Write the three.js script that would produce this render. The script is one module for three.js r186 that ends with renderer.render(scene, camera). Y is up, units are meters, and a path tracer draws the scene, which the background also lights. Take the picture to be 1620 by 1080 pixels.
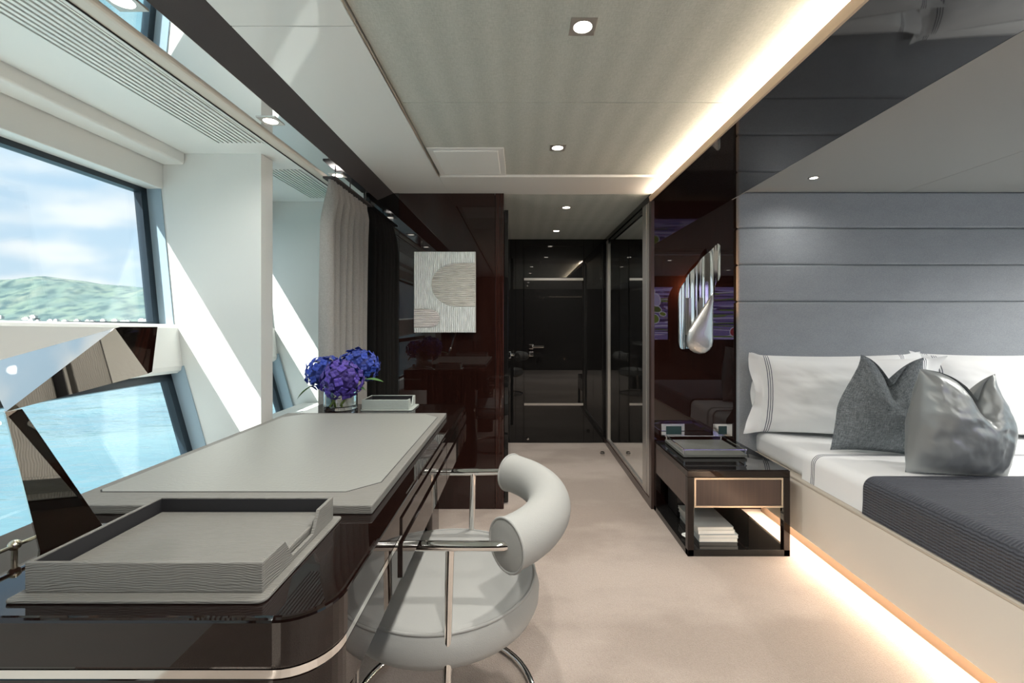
import * as THREE from 'three';
import { RoundedBoxGeometry } from 'three/addons/geometries/RoundedBoxGeometry.js';
import { mergeGeometries, mergeVertices, toCreasedNormals } from 'three/addons/utils/BufferGeometryUtils.js';
import { ImprovedNoise } from 'three/addons/math/ImprovedNoise.js';
import { RectAreaLightUniformsLib } from 'three/addons/lights/RectAreaLightUniformsLib.js';

// ---------------------------------------------------------------- camera, sky, sun, large lights, exposure
const scene = new THREE.Scene();
const renderer = new THREE.WebGLRenderer({ antialias: true });
renderer.toneMapping = THREE.LinearToneMapping;
renderer.toneMappingExposure = 1.36;
renderer.shadowMap.enabled = true;
RectAreaLightUniformsLib.init();

const EYE = 1.18;                                   // camera height above the cabin floor
const camera = new THREE.PerspectiveCamera(2 * Math.atan(540 / 700) * 180 / Math.PI, 1.5, 0.05, 20000);
camera.position.set(0, EYE, 0);
camera.lookAt(0, EYE, -5);
camera.setViewOffset(1620, 1080, -12, 30, 1620, 1080);   // lens shift

const noise3 = new ImprovedNoise();
const nz = (x, y, z = 0) => noise3.noise(x, y, z);
function fbm(x, y, z = 0, o = 5) { let s = 0, a = 0.5, f = 1; for (let i = 0; i < o; i++) { s += a * nz(x * f, y * f, z + i * 7.3); a *= 0.5; f *= 2.03; } return s; }
let seed = 12345;
const rnd = () => { seed = (seed * 1664525 + 1013904223) >>> 0; return seed / 4294967296; };
const clamp = (x, a = 0, b = 1) => Math.min(b, Math.max(a, x));
const sstep = (a, b, x) => { const t = clamp((x - a) / (b - a)); return t * t * (3 - 2 * t); };
const mix = (a, b, t) => a + (b - a) * t;

const SKY = 0.80;
{ // daytime sky with thin broken cloud
  const W = 1024, H = 512, d = new Float32Array(W * H * 4);
  for (let j = 0; j < H; j++) for (let i = 0; i < W; i++) {
    const el = ((j + 0.5) / H - 0.5) * Math.PI, az = ((i + 0.5) / W - 0.5) * 2 * Math.PI;
    const y = Math.sin(el), x = Math.cos(az) * Math.cos(el), z = Math.sin(az) * Math.cos(el);
    const h = Math.max(0, y), t = Math.pow(h, 0.5);
    let c = [mix(0.76, 0.30, t), mix(0.90, 0.60, t), mix(0.98, 0.92, t)];
    const k = 1 / (h + 0.22);
    const n = fbm(x * k * 2.3 + 3, z * k * 2.9 + 1, 0.5, 6) * 1.0 + 0.5 + fbm(az * 5, el * 38, 4.2, 5) * 0.45;
    const cl = sstep(0.36, 0.80, n) * 0.9 * sstep(-0.02, 0.06, y);
    for (let q = 0; q < 3; q++) c[q] = mix(c[q], [1.01, 1.05, 1.06][q], cl);
    const o = (j * W + i) * 4; d[o] = c[0]; d[o + 1] = c[1]; d[o + 2] = c[2]; d[o + 3] = 1;
  }
  const t = new THREE.DataTexture(d, W, H, THREE.RGBAFormat, THREE.FloatType);
  t.mapping = THREE.EquirectangularReflectionMapping; t.magFilter = THREE.LinearFilter; t.needsUpdate = true;
  scene.background = t; scene.backgroundIntensity = SKY;
}
const sun = new THREE.DirectionalLight(0xfffdf8, 15);
sun.position.set(-10, 16.8, 9.0); sun.target.position.set(0, 0, 0);
sun.castShadow = true; sun.name = 'sun';
Object.assign(sun.shadow.camera, { left: -8, right: 8, top: 8, bottom: -8, near: 0.5, far: 60 });
sun.shadow.mapSize.set(2048, 2048);
scene.add(sun, sun.target);
const WARM = new THREE.Color().setRGB(1.0, 0.80, 0.61);
const LAMP = new THREE.Color().setRGB(1.0, 0.965, 0.91);
const SPOT = 3.9, COVE = 115, UNDERBED = 140;

// ---------------------------------------------------------------- textures
function tex(W, H, fn, srgb, sx = 1, sy = 1) {
  const d = new Uint8Array(W * H * 4);
  for (let j = 0; j < H; j++) for (let i = 0; i < W; i++) {
    const c = fn(i / W, j / H, i, j), o = (j * W + i) * 4;
    if (typeof c === 'number') d[o] = d[o + 1] = d[o + 2] = clamp(c) * 255;
    else { d[o] = clamp(c[0]) * 255; d[o + 1] = clamp(c[1]) * 255; d[o + 2] = clamp(c[2]) * 255; }
    d[o + 3] = 255;
  }
  const t = new THREE.DataTexture(d, W, H, THREE.RGBAFormat);
  t.wrapS = t.wrapT = THREE.RepeatWrapping; t.magFilter = THREE.LinearFilter; t.minFilter = THREE.LinearMipmapLinearFilter; t.generateMipmaps = true;
  if (srgb) t.colorSpace = THREE.SRGBColorSpace;
  t.repeat.set(sx, sy); t.needsUpdate = true;
  return t;
}
// periodic noise: noise on a torus would be costly, so mirror-blend at the borders
const per = (f) => (u, v) => { const a = sstep(0, 1, u), b = sstep(0, 1, v); return mix(mix(f(u, v), f(u - 1, v), a), mix(f(u, v - 1), f(u - 1, v - 1), a), b); };
const hash = (i, j) => { let n = (i * 374761393 + j * 668265263) | 0; n = Math.imul(n ^ (n >>> 13), 1274126177); return ((n ^ (n >>> 16)) >>> 0) / 4294967296; };

const streak = per((u, v) => fbm(u * 60, v * 2.2, 1.7, 4));
const T = {};
T.wood = tex(512, 512, (u, v) => { const s = streak(u, v) + 0.3 * fbm(u * 9, v * 1.2, 6, 3); const k = clamp(0.55 + s * 0.9); return [mix(0.115, 0.27, k), mix(0.066, 0.150, k), mix(0.056, 0.125, k)]; }, true, 2.2, 1);
T.darkwood = tex(512, 512, (u, v) => { const s = streak(u + 0.3, v) + 0.25 * fbm(u * 11, v * 1.4, 2, 3); const k = clamp(0.5 + s * 0.9); return [mix(0.07, 0.155, k), mix(0.055, 0.10, k), mix(0.048, 0.085, k)]; }, true, 2.2, 1);
T.brownwood = tex(512, 512, (u, v) => { const k = clamp(0.5 + streak(u, v) * 0.9); return [mix(0.20, 0.30, k), mix(0.15, 0.225, k), mix(0.135, 0.20, k)]; }, true, 2, 1);
T.weave = tex(256, 256, (u, v, i, j) => 0.5 + 0.28 * Math.sin(i * Math.PI / 2) * Math.sin(j * Math.PI / 2) + 0.35 * (hash(i >> 1, j) - 0.5), false, 5, 5);
T.carpetBump = tex(512, 512, (u, v, i, j) => 0.5 + 0.5 * (hash(i, j) - 0.5) + 0.5 * (hash(i >> 1, (j >> 1) + 99) - 0.5), false, 2, 2);
const nap = per((u, v) => fbm(u * 2.2, v * 5, 3.1, 5));
T.carpet = tex(1024, 1024, (u, v, i, j) => { const n = nap(u, v), s = (sstep(-0.14, 0.14, n + 0.10 * fbm(u * 14, v * 14, 8, 3)) - 0.5) * 0.075 + (hash(i, j) - 0.5) * 0.05; return [0.66 + s, 0.61 + s, 0.57 + s]; }, true, 0.42, 0.42);
T.ceilFab = tex(512, 512, (u, v, i, j) => { const s = 0.05 * (hash(i, j >> 3) - 0.5) + 0.04 * (hash(i >> 3, j) - 0.5) + 0.014 * Math.sin(i / 512 * Math.PI * 2 * 6 + 1.5 * nap(u, v)); return [0.675 + s, 0.69 + s, 0.66 + s]; }, true, 1.6, 1.6);
T.heather = tex(512, 512, (u, v, i, j) => { const s = 0.09 * (hash(i, j >> 2) - 0.5) + 0.09 * (hash(i >> 2, j) - 0.5) + 0.03 * nap(u, v); return [0.595 + s, 0.615 + s, 0.635 + s]; }, true, 3, 3);
T.linen = tex(512, 512, (u, v, i, j) => { const s = 0.20 * (hash(i, j >> 4) - 0.5) + 0.20 * (hash(i >> 4, j) - 0.5); return [0.45 + s, 0.475 + s, 0.49 + s]; }, true, 2.2, 2.2);
T.curtain = tex(256, 256, (u, v, i, j) => { const s = 0.07 * (hash(i >> 3, j) - 0.5) + 0.05 * (hash(i, j >> 3) - 0.5); return [0.60 + s, 0.60 + s, 0.585 + s]; }, true, 4, 4);
const emb = per((u, v) => Math.sin((v * 90 + 6 * fbm(u * 3, v * 3.5, 5, 3)) * Math.PI * 2) * 0.5 + 0.6 * fbm(u * 8, v * 60, 2, 3));
T.embBump = tex(512, 512, (u, v) => 0.5 + 0.38 * emb(u, v), false, 3, 3);
T.embColor = tex(512, 512, (u, v) => { const s = 0.045 * emb(u, v); return [0.44 + s, 0.435 + s, 0.415 + s]; }, true, 3, 3);
const grainN = per((u, v) => fbm(u * 28, v * 28, 9, 4));
T.grain = tex(512, 512, (u, v) => 0.5 + 0.8 * grainN(u, v), false, 4, 4);
T.quilt = tex(256, 256, (u, v) => { const z = v + 0.012 * Math.abs(((u * 12) % 2) - 1); const w = (z * 14) % 1; return Math.pow(Math.abs(Math.sin(w * Math.PI)), 0.55) - 0.1 * Math.pow(Math.abs(Math.cos(u * 12 * Math.PI)), 30); }, false, 6.5, 6.5);
const waterN = per((u, v) => fbm(u * 7, v * 7, 2, 6) + 0.4 * fbm(u * 24, v * 24, 5, 4));
T.water = tex(512, 512, (u, v) => 0.5 + 0.75 * waterN(u, v), false, 0.05, 0.12);

// ---------------------------------------------------------------- materials
const phys = (o) => new THREE.MeshPhysicalMaterial(o);
const lin = (r, g, b) => new THREE.Color().setRGB(r, g, b);
const M = {
  paint: phys({ color: lin(0.70, 0.725, 0.70), roughness: 0.45 }),
  paintSatin: phys({ color: lin(0.70, 0.715, 0.685), roughness: 0.5 }),
  gloss: phys({ specularIntensity: 0, color: lin(0.70, 0.715, 0.69), roughness: 0.35, clearcoat: 1, clearcoatRoughness: 0.06 }),
  ceilFab: phys({ map: T.ceilFab, roughness: 0.85, bumpMap: T.weave, bumpScale: 0.0004 }),
  bedCeil: phys({ color: lin(0.33, 0.345, 0.335), roughness: 0.85, bumpMap: T.weave, bumpScale: 0.0004 }),
  darkFab: phys({ color: lin(0.045, 0.041, 0.042), roughness: 0.75, bumpMap: T.weave, bumpScale: 0.0004 }),
  mirror: phys({ color: lin(0.86, 0.88, 0.88), metalness: 1, roughness: 0.02 }),
  bronzeMirror: phys({ color: lin(0.62, 0.58, 0.53), metalness: 1, roughness: 0.02 }),
  lip: phys({ color: lin(0.56, 0.52, 0.45), roughness: 0.4 }),
  bronze: phys({ color: lin(0.60, 0.46, 0.34), metalness: 0.2, roughness: 0.42 }),
  satin: phys({ color: lin(0.50, 0.475, 0.44), metalness: 0.7, roughness: 0.28 }),
  blackGloss: phys({ specularIntensity: 0, color: lin(0.010, 0.0095, 0.009), roughness: 0.35, clearcoat: 1, clearcoatRoughness: 0.015 }),
  ceilBlack: phys({ specularIntensity: 0, color: lin(0.014, 0.013, 0.013), roughness: 0.3, clearcoat: 1, clearcoatRoughness: 0.03 }),
  wood: phys({ specularIntensity: 0, map: T.wood, color: lin(0.50, 0.50, 0.50), roughness: 0.4, clearcoat: 1, clearcoatRoughness: 0.012 }),
  woodTrim: phys({ specularIntensity: 0, map: T.wood, color: lin(0.75, 0.75, 0.75), roughness: 0.4, clearcoat: 1, clearcoatRoughness: 0.02 }),
  darkwood: phys({ specularIntensity: 0, map: T.darkwood, color: lin(0.55, 0.42, 0.40), roughness: 0.4, clearcoat: 1, clearcoatRoughness: 0.015 }),
  brownwood: phys({ map: T.brownwood, roughness: 0.45, clearcoat: 0.6, clearcoatRoughness: 0.15 }),
  chrome: phys({ color: lin(0.80, 0.79, 0.77), metalness: 1, roughness: 0.06 }),
  champagne: phys({ color: lin(0.80, 0.70, 0.58), metalness: 1, roughness: 0.28 }),
  carpet: phys({ map: T.carpet, roughness: 1, bumpMap: T.carpetBump, bumpScale: 0.003, sheen: 0.3, sheenColor: lin(0.8, 0.75, 0.7), sheenRoughness: 0.6 }),
  heather: phys({ map: T.heather, roughness: 0.9, bumpMap: T.weave, bumpScale: 0.0005 }),
  chairFab: phys({ color: lin(0.31, 0.313, 0.297), roughness: 0.9, bumpMap: T.weave, bumpScale: 0.0005 }),
  cream: phys({ color: lin(0.66, 0.62, 0.55), roughness: 0.8, bumpMap: T.weave, bumpScale: 0.0004 }),
  creamEdge: phys({ color: lin(0.48, 0.43, 0.36), roughness: 0.6 }),
  plinth: phys({ color: lin(0.19, 0.125, 0.08), roughness: 0.6 }),
  sheet: phys({ color: lin(0.83, 0.84, 0.84), roughness: 0.75 }),
  navyThread: phys({ color: lin(0.045, 0.055, 0.085), roughness: 0.8 }),
  throwMat: phys({ color: lin(0.062, 0.067, 0.082), roughness: 0.62, bumpMap: T.quilt, bumpScale: 0.006, sheen: 0.4, sheenColor: lin(0.2, 0.22, 0.28), sheenRoughness: 0.5 }),
  linen: phys({ map: T.linen, roughness: 0.9, bumpMap: T.weave, bumpScale: 0.0006 }),
  satinCloth: phys({ color: lin(0.34, 0.36, 0.36), metalness: 0.4, roughness: 0.36, sheen: 0.5, sheenColor: lin(0.6, 0.63, 0.66), sheenRoughness: 0.35 }),
  embossed: phys({ map: T.embColor, roughness: 0.5, bumpMap: T.embBump, bumpScale: 0.0018 }),
  leather: phys({ color: lin(0.235, 0.24, 0.22), roughness: 0.36, bumpMap: T.grain, bumpScale: 0.0005 }),
  trayLeather: phys({ color: lin(0.13, 0.135, 0.12), roughness: 0.45, bumpMap: T.grain, bumpScale: 0.0004 }),
  blackLining: phys({ color: lin(0.012, 0.012, 0.014), roughness: 0.7 }),
  greyLeather: phys({ color: lin(0.36, 0.40, 0.37), roughness: 0.5, bumpMap: T.grain, bumpScale: 0.0004 }),
  curtain: phys({ map: T.curtain, roughness: 0.9, bumpMap: T.weave, bumpScale: 0.0005, side: THREE.DoubleSide }),
  curtainLining: phys({ color: lin(0.12, 0.115, 0.11), roughness: 0.9 }),
  glass: phys({ color: lin(0.97, 0.985, 0.985), transmission: 1, thickness: 0, roughness: 0, ior: 1.5 }),
  vaseGlass: phys({ color: lin(0.98, 1, 0.99), transmission: 1, thickness: 0.004, roughness: 0, ior: 1.46 }),
  water: phys({ color: lin(0.97, 1, 0.99), transmission: 1, thickness: 0.1, roughness: 0, ior: 1.33 }),
  frameDark: phys({ color: lin(0.012, 0.022, 0.032), roughness: 0.35 }),
  reveal: phys({ color: lin(0.30, 0.40, 0.47), roughness: 0.4 }),
  hull: phys({ color: lin(0.8, 0.8, 0.8), roughness: 0.4 }),
  rubber: phys({ color: lin(0.02, 0.02, 0.02), roughness: 0.8 }),
  brass: phys({ color: lin(0.72, 0.66, 0.52), metalness: 1, roughness: 0.18 }),
  socket: phys({ color: lin(0.02, 0.05, 0.05), roughness: 0.4 }),
  paper: phys({ color: lin(0.72, 0.73, 0.70), roughness: 0.8 }),
  coverGrey: phys({ color: lin(0.45, 0.5, 0.52), roughness: 0.5 }),
  coverDark: phys({ color: lin(0.06, 0.07, 0.075), roughness: 0.5 }),
  lens: phys({ color: lin(0.9, 0.9, 0.85), emissive: lin(1, 0.93, 0.82), emissiveIntensity: 9, roughness: 0.4 }),
  led: phys({ color: lin(0.9, 0.8, 0.7), emissive: WARM, emissiveIntensity: 3, roughness: 0.5 }),
  leaf: phys({ color: lin(0.10, 0.26, 0.05), roughness: 0.5, transmission: 0.3, thickness: 0, side: THREE.DoubleSide }),
  stem: phys({ color: lin(0.30, 0.42, 0.07), roughness: 0.5 }),
};

// ---------------------------------------------------------------- helpers
const used = new Map();
function numbered(n) { const k = used.get(n) ?? 0; used.set(n, k + 1); return k ? n + '_' + String(k).padStart(3, '0') : n; }
function uvm(g0, rot = false) {                      // uv in metres, by the side a face looks to
  const g = g0.index ? g0.toNonIndexed() : g0, p = g.attributes.position, uv = new Float32Array(p.count * 2);
  const a = new THREE.Vector3(), b = new THREE.Vector3(), c = new THREE.Vector3(), n = new THREE.Vector3();
  for (let i = 0; i < p.count; i += 3) {
    a.fromBufferAttribute(p, i); b.fromBufferAttribute(p, i + 1); c.fromBufferAttribute(p, i + 2);
    n.copy(b).sub(a).cross(c.clone().sub(a)); const ax = Math.abs(n.x), ay = Math.abs(n.y), az = Math.abs(n.z);
    [a, b, c].forEach((v, k) => {
      let u, w; if (ay >= ax && ay >= az) { u = v.x; w = -v.z; } else if (ax >= az) { u = v.z; w = v.y; } else { u = v.x; w = v.y; }
      if (rot) [u, w] = [w, u];
      uv[(i + k) * 2] = u; uv[(i + k) * 2 + 1] = w;
    });
  }
  g.setAttribute('uv', new THREE.BufferAttribute(uv, 2));
  return g;
}
function put(name, geo, mat, parent = scene, rot = false) {
  const m = new THREE.Mesh(uvm(geo, rot), mat);
  m.name = parent === scene ? numbered(name) : name;
  parent.add(m); return m;
}
function bg(x0, x1, y0, y1, z0, z1, r = 0) {         // box geometry between world planes
  const w = Math.abs(x1 - x0), h = Math.abs(y1 - y0), d = Math.abs(z1 - z0);
  const g = r ? new RoundedBoxGeometry(w, h, d, 3, Math.min(r, w / 2.02, h / 2.02, d / 2.02)) : new THREE.BoxGeometry(w, h, d);
  g.translate((x0 + x1) / 2, (y0 + y1) / 2, (z0 + z1) / 2);
  return g;
}
const flat = (list) => mergeGeometries(list.map((g) => { const k = g.index ? g.toNonIndexed() : g.clone(); for (const n of Object.keys(k.attributes)) if (!['position', 'normal'].includes(n)) k.deleteAttribute(n); return k; }));
function box(name, x0, x1, y0, y1, z0, z1, mat, parent, r = 0, rot = false) { return put(name, bg(x0, x1, y0, y1, z0, z1, r), mat, parent, rot); }
function struct(name, label) { const g = new THREE.Group(); g.name = numbered(name); g.userData = { kind: 'structure', label }; scene.add(g); return g; }
function thing(name, label, category, group) { const g = new THREE.Group(); g.name = numbered(name); g.userData = { label, category }; if (group) g.userData.group = group; scene.add(g); return g; }
function tag(o, label, category, group) { o.userData = { label, category }; if (group) o.userData.group = group; return o; }
function tubeG(pts, r, seg = 32, rad = 12, closed = false, tension = 0.5) {
  const c = new THREE.CatmullRomCurve3(pts.map((p) => new THREE.Vector3(...p)), closed, 'catmullrom', tension);
  return new THREE.TubeGeometry(c, seg, r, rad, closed);
}
function rodG(a, b, r, rad = 12) {
  const A = new THREE.Vector3(...a), B = new THREE.Vector3(...b), d = B.clone().sub(A);
  const g = new THREE.CylinderGeometry(r, r, d.length(), rad);
  g.applyQuaternion(new THREE.Quaternion().setFromUnitVectors(new THREE.Vector3(0, 1, 0), d.normalize()));
  g.translate((A.x + B.x) / 2, (A.y + B.y) / 2, (A.z + B.z) / 2); return g;
}
// a profile in x-y pushed along z from z0 to z1
function profG(pts, z0, z1) {
  const s = new THREE.Shape(pts.map(([x, y]) => new THREE.Vector2(x, y)));
  const g = new THREE.ExtrudeGeometry(s, { depth: Math.abs(z1 - z0), bevelEnabled: false });
  g.translate(0, 0, Math.min(z0, z1)); return g;
}
// a plan outline in x-z raised from y0 to y1
function planG(pts, y0, y1, bevel = 0) {
  const s = new THREE.Shape(pts.map(([x, z]) => new THREE.Vector2(x, -z)));
  const g = new THREE.ExtrudeGeometry(s, { depth: y1 - y0 - 2 * bevel, bevelEnabled: bevel > 0, bevelSize: bevel, bevelThickness: bevel, bevelSegments: 3, bevelOffset: -bevel });
  g.rotateX(-Math.PI / 2); g.translate(0, y0 + bevel, 0); return g;
}
const roundPlan = (x0, x1, z0, z1, r) => {           // r: [x0z0, x1z0, x1z1, x0z1]
  const out = [], q = (cx, cz, rr, a0) => { if (!rr) { out.push([cx, cz]); return; } for (let i = 0; i <= 10; i++) { const a = a0 + (i / 10) * Math.PI / 2; out.push([cx + rr * Math.cos(a), cz + rr * Math.sin(a)]); } };
  q(x0 + r[0], z0 + r[0], r[0], Math.PI); q(x1 - r[1], z0 + r[1], r[1], 1.5 * Math.PI); q(x1 - r[2], z1 - r[2], r[2], 0); q(x0 + r[3], z1 - r[3], r[3], 0.5 * Math.PI);
  return out;
};

// ---------------------------------------------------------------- levels and planes of the cabin (metres; z = -depth)
const ZB = -2.80, ZD = -4.347, CEIL = 1.997, PANEL = 2.009, REAR = 2.3, XR = 4.4;
const STRIP = 1.955;                                  // mirrored strip
const SOFW = 1.945;                                   // white window soffit

// ================================================================ THE SETTING
{ // floor
  const f = struct('floor', 'beige short-pile carpet over the whole cabin floor');
  box('carpet', -1.8, XR + 0.2, -0.12, 0, ZD - 0.2, REAR + 0.2, M.carpet, f);
}
{ // ceiling
  const c = struct('ceiling', 'cabin ceiling of white gloss soffits, fabric panels and dark panels');
  box('deck_head', -1.75, XR + 0.3, 2.10, 2.16, ZD - 0.3, REAR + 0.3, M.paint, c);
  const t = 0.05;
  // gloss white soffit: long side strip in two pieces, and the strip across the bulkhead
  box('gloss_soffit', -0.797, -0.453, CEIL, CEIL + t, -1.2205, REAR, M.gloss, c, 0.002);
  box('gloss_soffit', -0.797, -0.453, CEIL, CEIL + t, ZB - 0.05, -1.2235, M.gloss, c, 0.002);
  box('gloss_soffit', -0.453, 0.845, CEIL, CEIL + t, ZB - 0.02, -2.487, M.gloss, c, 0.002);
  box('bronze_edge', -0.4535, -0.4495, CEIL - 0.001, CEIL + 0.004, -2.487, REAR, M.champagne, c);
  // fabric covered panels
  box('fabric_panel', -0.447, 1.25, PANEL, PANEL + t, -2.484, -1.6715, M.ceilFab, c, 0.002);
  box('fabric_panel', -0.447, 1.25, PANEL, PANEL + t, -1.6685, -0.42, M.ceilFab, c, 0.002);
  box('fabric_panel', -0.447, XR, PANEL, PANEL + t, -0.417, 0.85, M.ceilFab, c, 0.002);
  box('fabric_panel', -0.447, XR, PANEL, PANEL + t, 0.853, REAR, M.ceilFab, c, 0.002);
  // access hatch
  const h = box('access_hatch', -0.444, -0.075, PANEL - 0.004, PANEL + 0.01, -2.482, -2.095, M.gloss, c, 0.003);
  box('hatch_face', -0.415, -0.105, PANEL - 0.0075, PANEL, -2.452, -2.125, M.paint, h, 0.003);
  // dark strip and mirrored strip beside the window soffit
  put('dark_strip', profG([[-0.797, CEIL - 0.001], [-0.897, STRIP - 0.001], [-0.897, CEIL + t], [-0.797, CEIL + t]], ZB - 0.02, REAR), M.darkFab, c);
  box('mirror_strip', -1.021, -0.8965, STRIP, CEIL + t, ZB - 0.02, REAR, M.mirror, c);
  box('mirror_edge', -0.899, -0.8965, STRIP - 0.002, STRIP + 0.001, ZB - 0.02, REAR, M.chrome, c);
  put('soffit_lip', profG([[-1.019, CEIL + 0.02], [-1.019, STRIP - 0.001], [-1.021, STRIP - 0.006], [-1.026, STRIP - 0.0095], [-1.034, STRIP - 0.011], [-1.062, STRIP - 0.011], [-1.068, SOFW + 0.004], [-1.077, SOFW + 0.004], [-1.077, CEIL + 0.02]], ZB - 0.02, REAR), M.lip, c);
  box('shadow_gap', -1.0795, -1.077, SOFW - 0.0005, SOFW + 0.02, ZB, REAR, M.rubber, c);
  // white soffit over the windows with slots left for the air grilles
  const s0 = -1.72, ga = -1.286, gb = -1.092;
  box('window_soffit', s0, ga, SOFW, SOFW + 0.15, ZB - 0.02, REAR, M.paint, c);
  box('window_soffit', gb, -1.0795, SOFW, SOFW + 0.15, ZB - 0.02, REAR, M.paint, c);
  box('window_soffit', ga, gb, SOFW, SOFW + 0.15, -2.21, -1.886, M.paint, c);
  box('window_soffit', ga, gb, SOFW, SOFW + 0.15, ZB - 0.02, -2.72, M.paint, c);
  // stepped pelmet boxes above the glass
  box('pelmet', -1.617, -1.516, 1.893, SOFW + 0.01, -2.008, REAR, M.paintSatin, c, 0.012);
  box('pelmet', -1.738, -1.617, 1.785, SOFW + 0.01, -2.008, REAR, M.paintSatin, c, 0.004);
  box('pelmet', -1.738, -1.617, 1.785, SOFW + 0.01, ZB, -2.10, M.paintSatin, c, 0.004);
  // passage ceiling
  box('passage_panel', -0.13, 0.86, CEIL, CEIL + t, -3.539, ZB - 0.0205, M.ceilFab, c, 0.002);
  box('passage_panel', -0.13, 0.86, CEIL, CEIL + t, ZD, -3.541, M.ceilFab, c, 0.002);
  // lowered dark gloss panel and fabric panels over the bed, with the cove fascia
  box('dark_gloss_panel', 0.8235, 1.326, 1.948, 1.962, ZB + 0.002, -0.50, M.ceilBlack, c);
  put('cove_fascia', profG([[0.817, 1.975], [0.8235, 1.947], [0.832, 1.947], [0.829, 1.975]], ZB + 0.001, -0.494), M.bronze, c);
  put('cove_fascia', profG([[-0.006, 1.975], [0, 1.947], [0.009, 1.947], [0.006, 1.975]], 0.817, XR).rotateY(Math.PI / 2).translate(0, 0, -0.494), M.bronze, c);
  box('fabric_edge', 1.3262, 1.334, 1.947, CEIL + 0.02, ZB + 0.032, -0.50, M.bedCeil, c);
  box('bed_panel', 1.334, 2.40, CEIL, CEIL + 0.05, ZB, -0.50, M.bedCeil, c, 0.002);
  box('bed_panel', 2.402, XR, CEIL, CEIL + 0.05, ZB, -0.50, M.bedCeil, c, 0.002);
  box('cove_back', 1.10, 1.12, 1.962, PANEL + 0.02, ZB, -0.62, M.paint, c);
  box('cove_back', 1.10, XR, 1.962, PANEL + 0.02, -0.64, -0.62, M.paint, c);
  box('cove_shelf', 0.83, XR, 1.950, 1.962, -0.62, -0.495, M.paint, c);
}
// cove light strips: a glowing tape behind the fascia with a rectangular light of its size just in front of it
function ledTape(name, label, len, w, pos, look, mat, col, power, along) {
  const t = thing(name, label, 'light strip', 'hidden light strips');
  const g = new THREE.BoxGeometry(along === 'z' ? w : len, 0.004, along === 'z' ? len : w); g.translate(...pos);
  put('tape', g, mat, t);
  const l = new THREE.RectAreaLight(col, power, along === 'z' ? w : len, along === 'z' ? len : w);
  return [t, l];
}
{
  const [t, l] = ledTape('cove_light', 'warm hidden light strip behind the bronze cove fascia along the ceiling', 2.27, 0.014, [0.862, 1.966, -1.645], null, M.led, WARM, COVE, 'z');
  l.name = 'cove_lamp'; l.width = 0.02; l.height = 2.27; l.position.set(0.860, 1.972, -1.645);
  l.lookAt(0.60, 2.06, -1.645); l.rotateZ(0); t.add(l);
  // make the long side of the lamp run along the cove
  { const dir = new THREE.Vector3(-0.26, 0.10, 0).normalize(), y = new THREE.Vector3(0, 0, 1), z = dir.clone().negate(), x = y.clone().cross(z).normalize(); l.quaternion.setFromRotationMatrix(new THREE.Matrix4().makeBasis(x, y, z)); }
  const [t2, l2] = ledTape('cove_light', 'warm hidden light strip in the cove across the near end of the bed ceiling', 3.4, 0.014, [2.6, 1.966, -0.54], null, M.led, WARM, COVE, 'x');
  l2.name = 'cove_lamp'; l2.width = 0.02; l2.height = 3.4; l2.position.set(2.6, 1.972, -0.538);
  { const dir = new THREE.Vector3(0, 0.10, 0.26).normalize(), y = new THREE.Vector3(1, 0, 0), z = dir.clone().negate(), x = y.clone().cross(z).normalize(); l2.quaternion.setFromRotationMatrix(new THREE.Matrix4().makeBasis(x, y, z)); }
  t2.add(l2);
}

// ---------------------------------------------------------------- hull side with windows
const UP0 = [-1.700, 1.790], UP1 = [-1.640, 1.165], LO0 = [-1.588, 0.945], LO1 = [-1.462, 0.50];   // glass lines of the cross-section
{
  const w = struct('wall_left', 'white hull side wall with sill ledge, column and window rail');
  const lean = (a, b, dx) => [[a[0], a[1]], [b[0], b[1]], [b[0] - dx, b[1]], [a[0] - dx, a[1]]];
  // ledge under the windows
  put('sill_ledge', profG([[-1.20, 0], [-1.20, 0.50], [-1.52, 0.50], [-1.75, 0.3], [-1.75, 0]], ZB, REAR), M.paint, w);
  // column between the two windows
  put('column', profG([[-1.172, 0], [-1.172, SOFW + 0.001], [-1.735, SOFW + 0.001], [-1.712, 1.79], [-1.655, 1.16], [-1.603, 0.94], [-1.478, 0.5], [-1.45, 0]], -2.10, -2.006), M.paint, w);
  // hull ends beyond the windows
  put('hull_end', profG([[-1.40, 0], [-1.40, SOFW + 0.02], [-1.735, SOFW + 0.02], [-1.712, 1.79], [-1.655, 1.16], [-1.603, 0.94], [-1.478, 0.5], [-1.45, 0]], ZB - 0.06, ZB), M.paint, w);
  box('hull_end', -1.735, -1.40, 0.0, SOFW + 0.05, 1.75, REAR + 0.1, M.paint, w);
  box('hull_head', -1.74, -1.72, 1.785, 2.12, ZD - 0.2, REAR + 0.2, M.hull, w);
  // mid rail, running slightly uphill towards the stern
  for (const [z0, z1] of [[-2.008, 1.75], [ZB, -2.10]]) {
    const g = profG([[-1.557, 1.166], [-1.549, 1.155], [-1.527, 0.985], [-1.531, 0.965], [-1.548, 0.952], [-1.66, 0.945], [-1.72, 1.0], [-1.72, 1.173], [-1.565, 1.172]], z0, z1);
    const p = g.attributes.position; for (let i = 0; i < p.count; i++) p.setY(i, p.getY(i) + 0.022 * (p.getZ(i) + 2.0));
    g.computeVertexNormals(); put('window_rail', g, M.paintSatin, w);
  }
}
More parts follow.
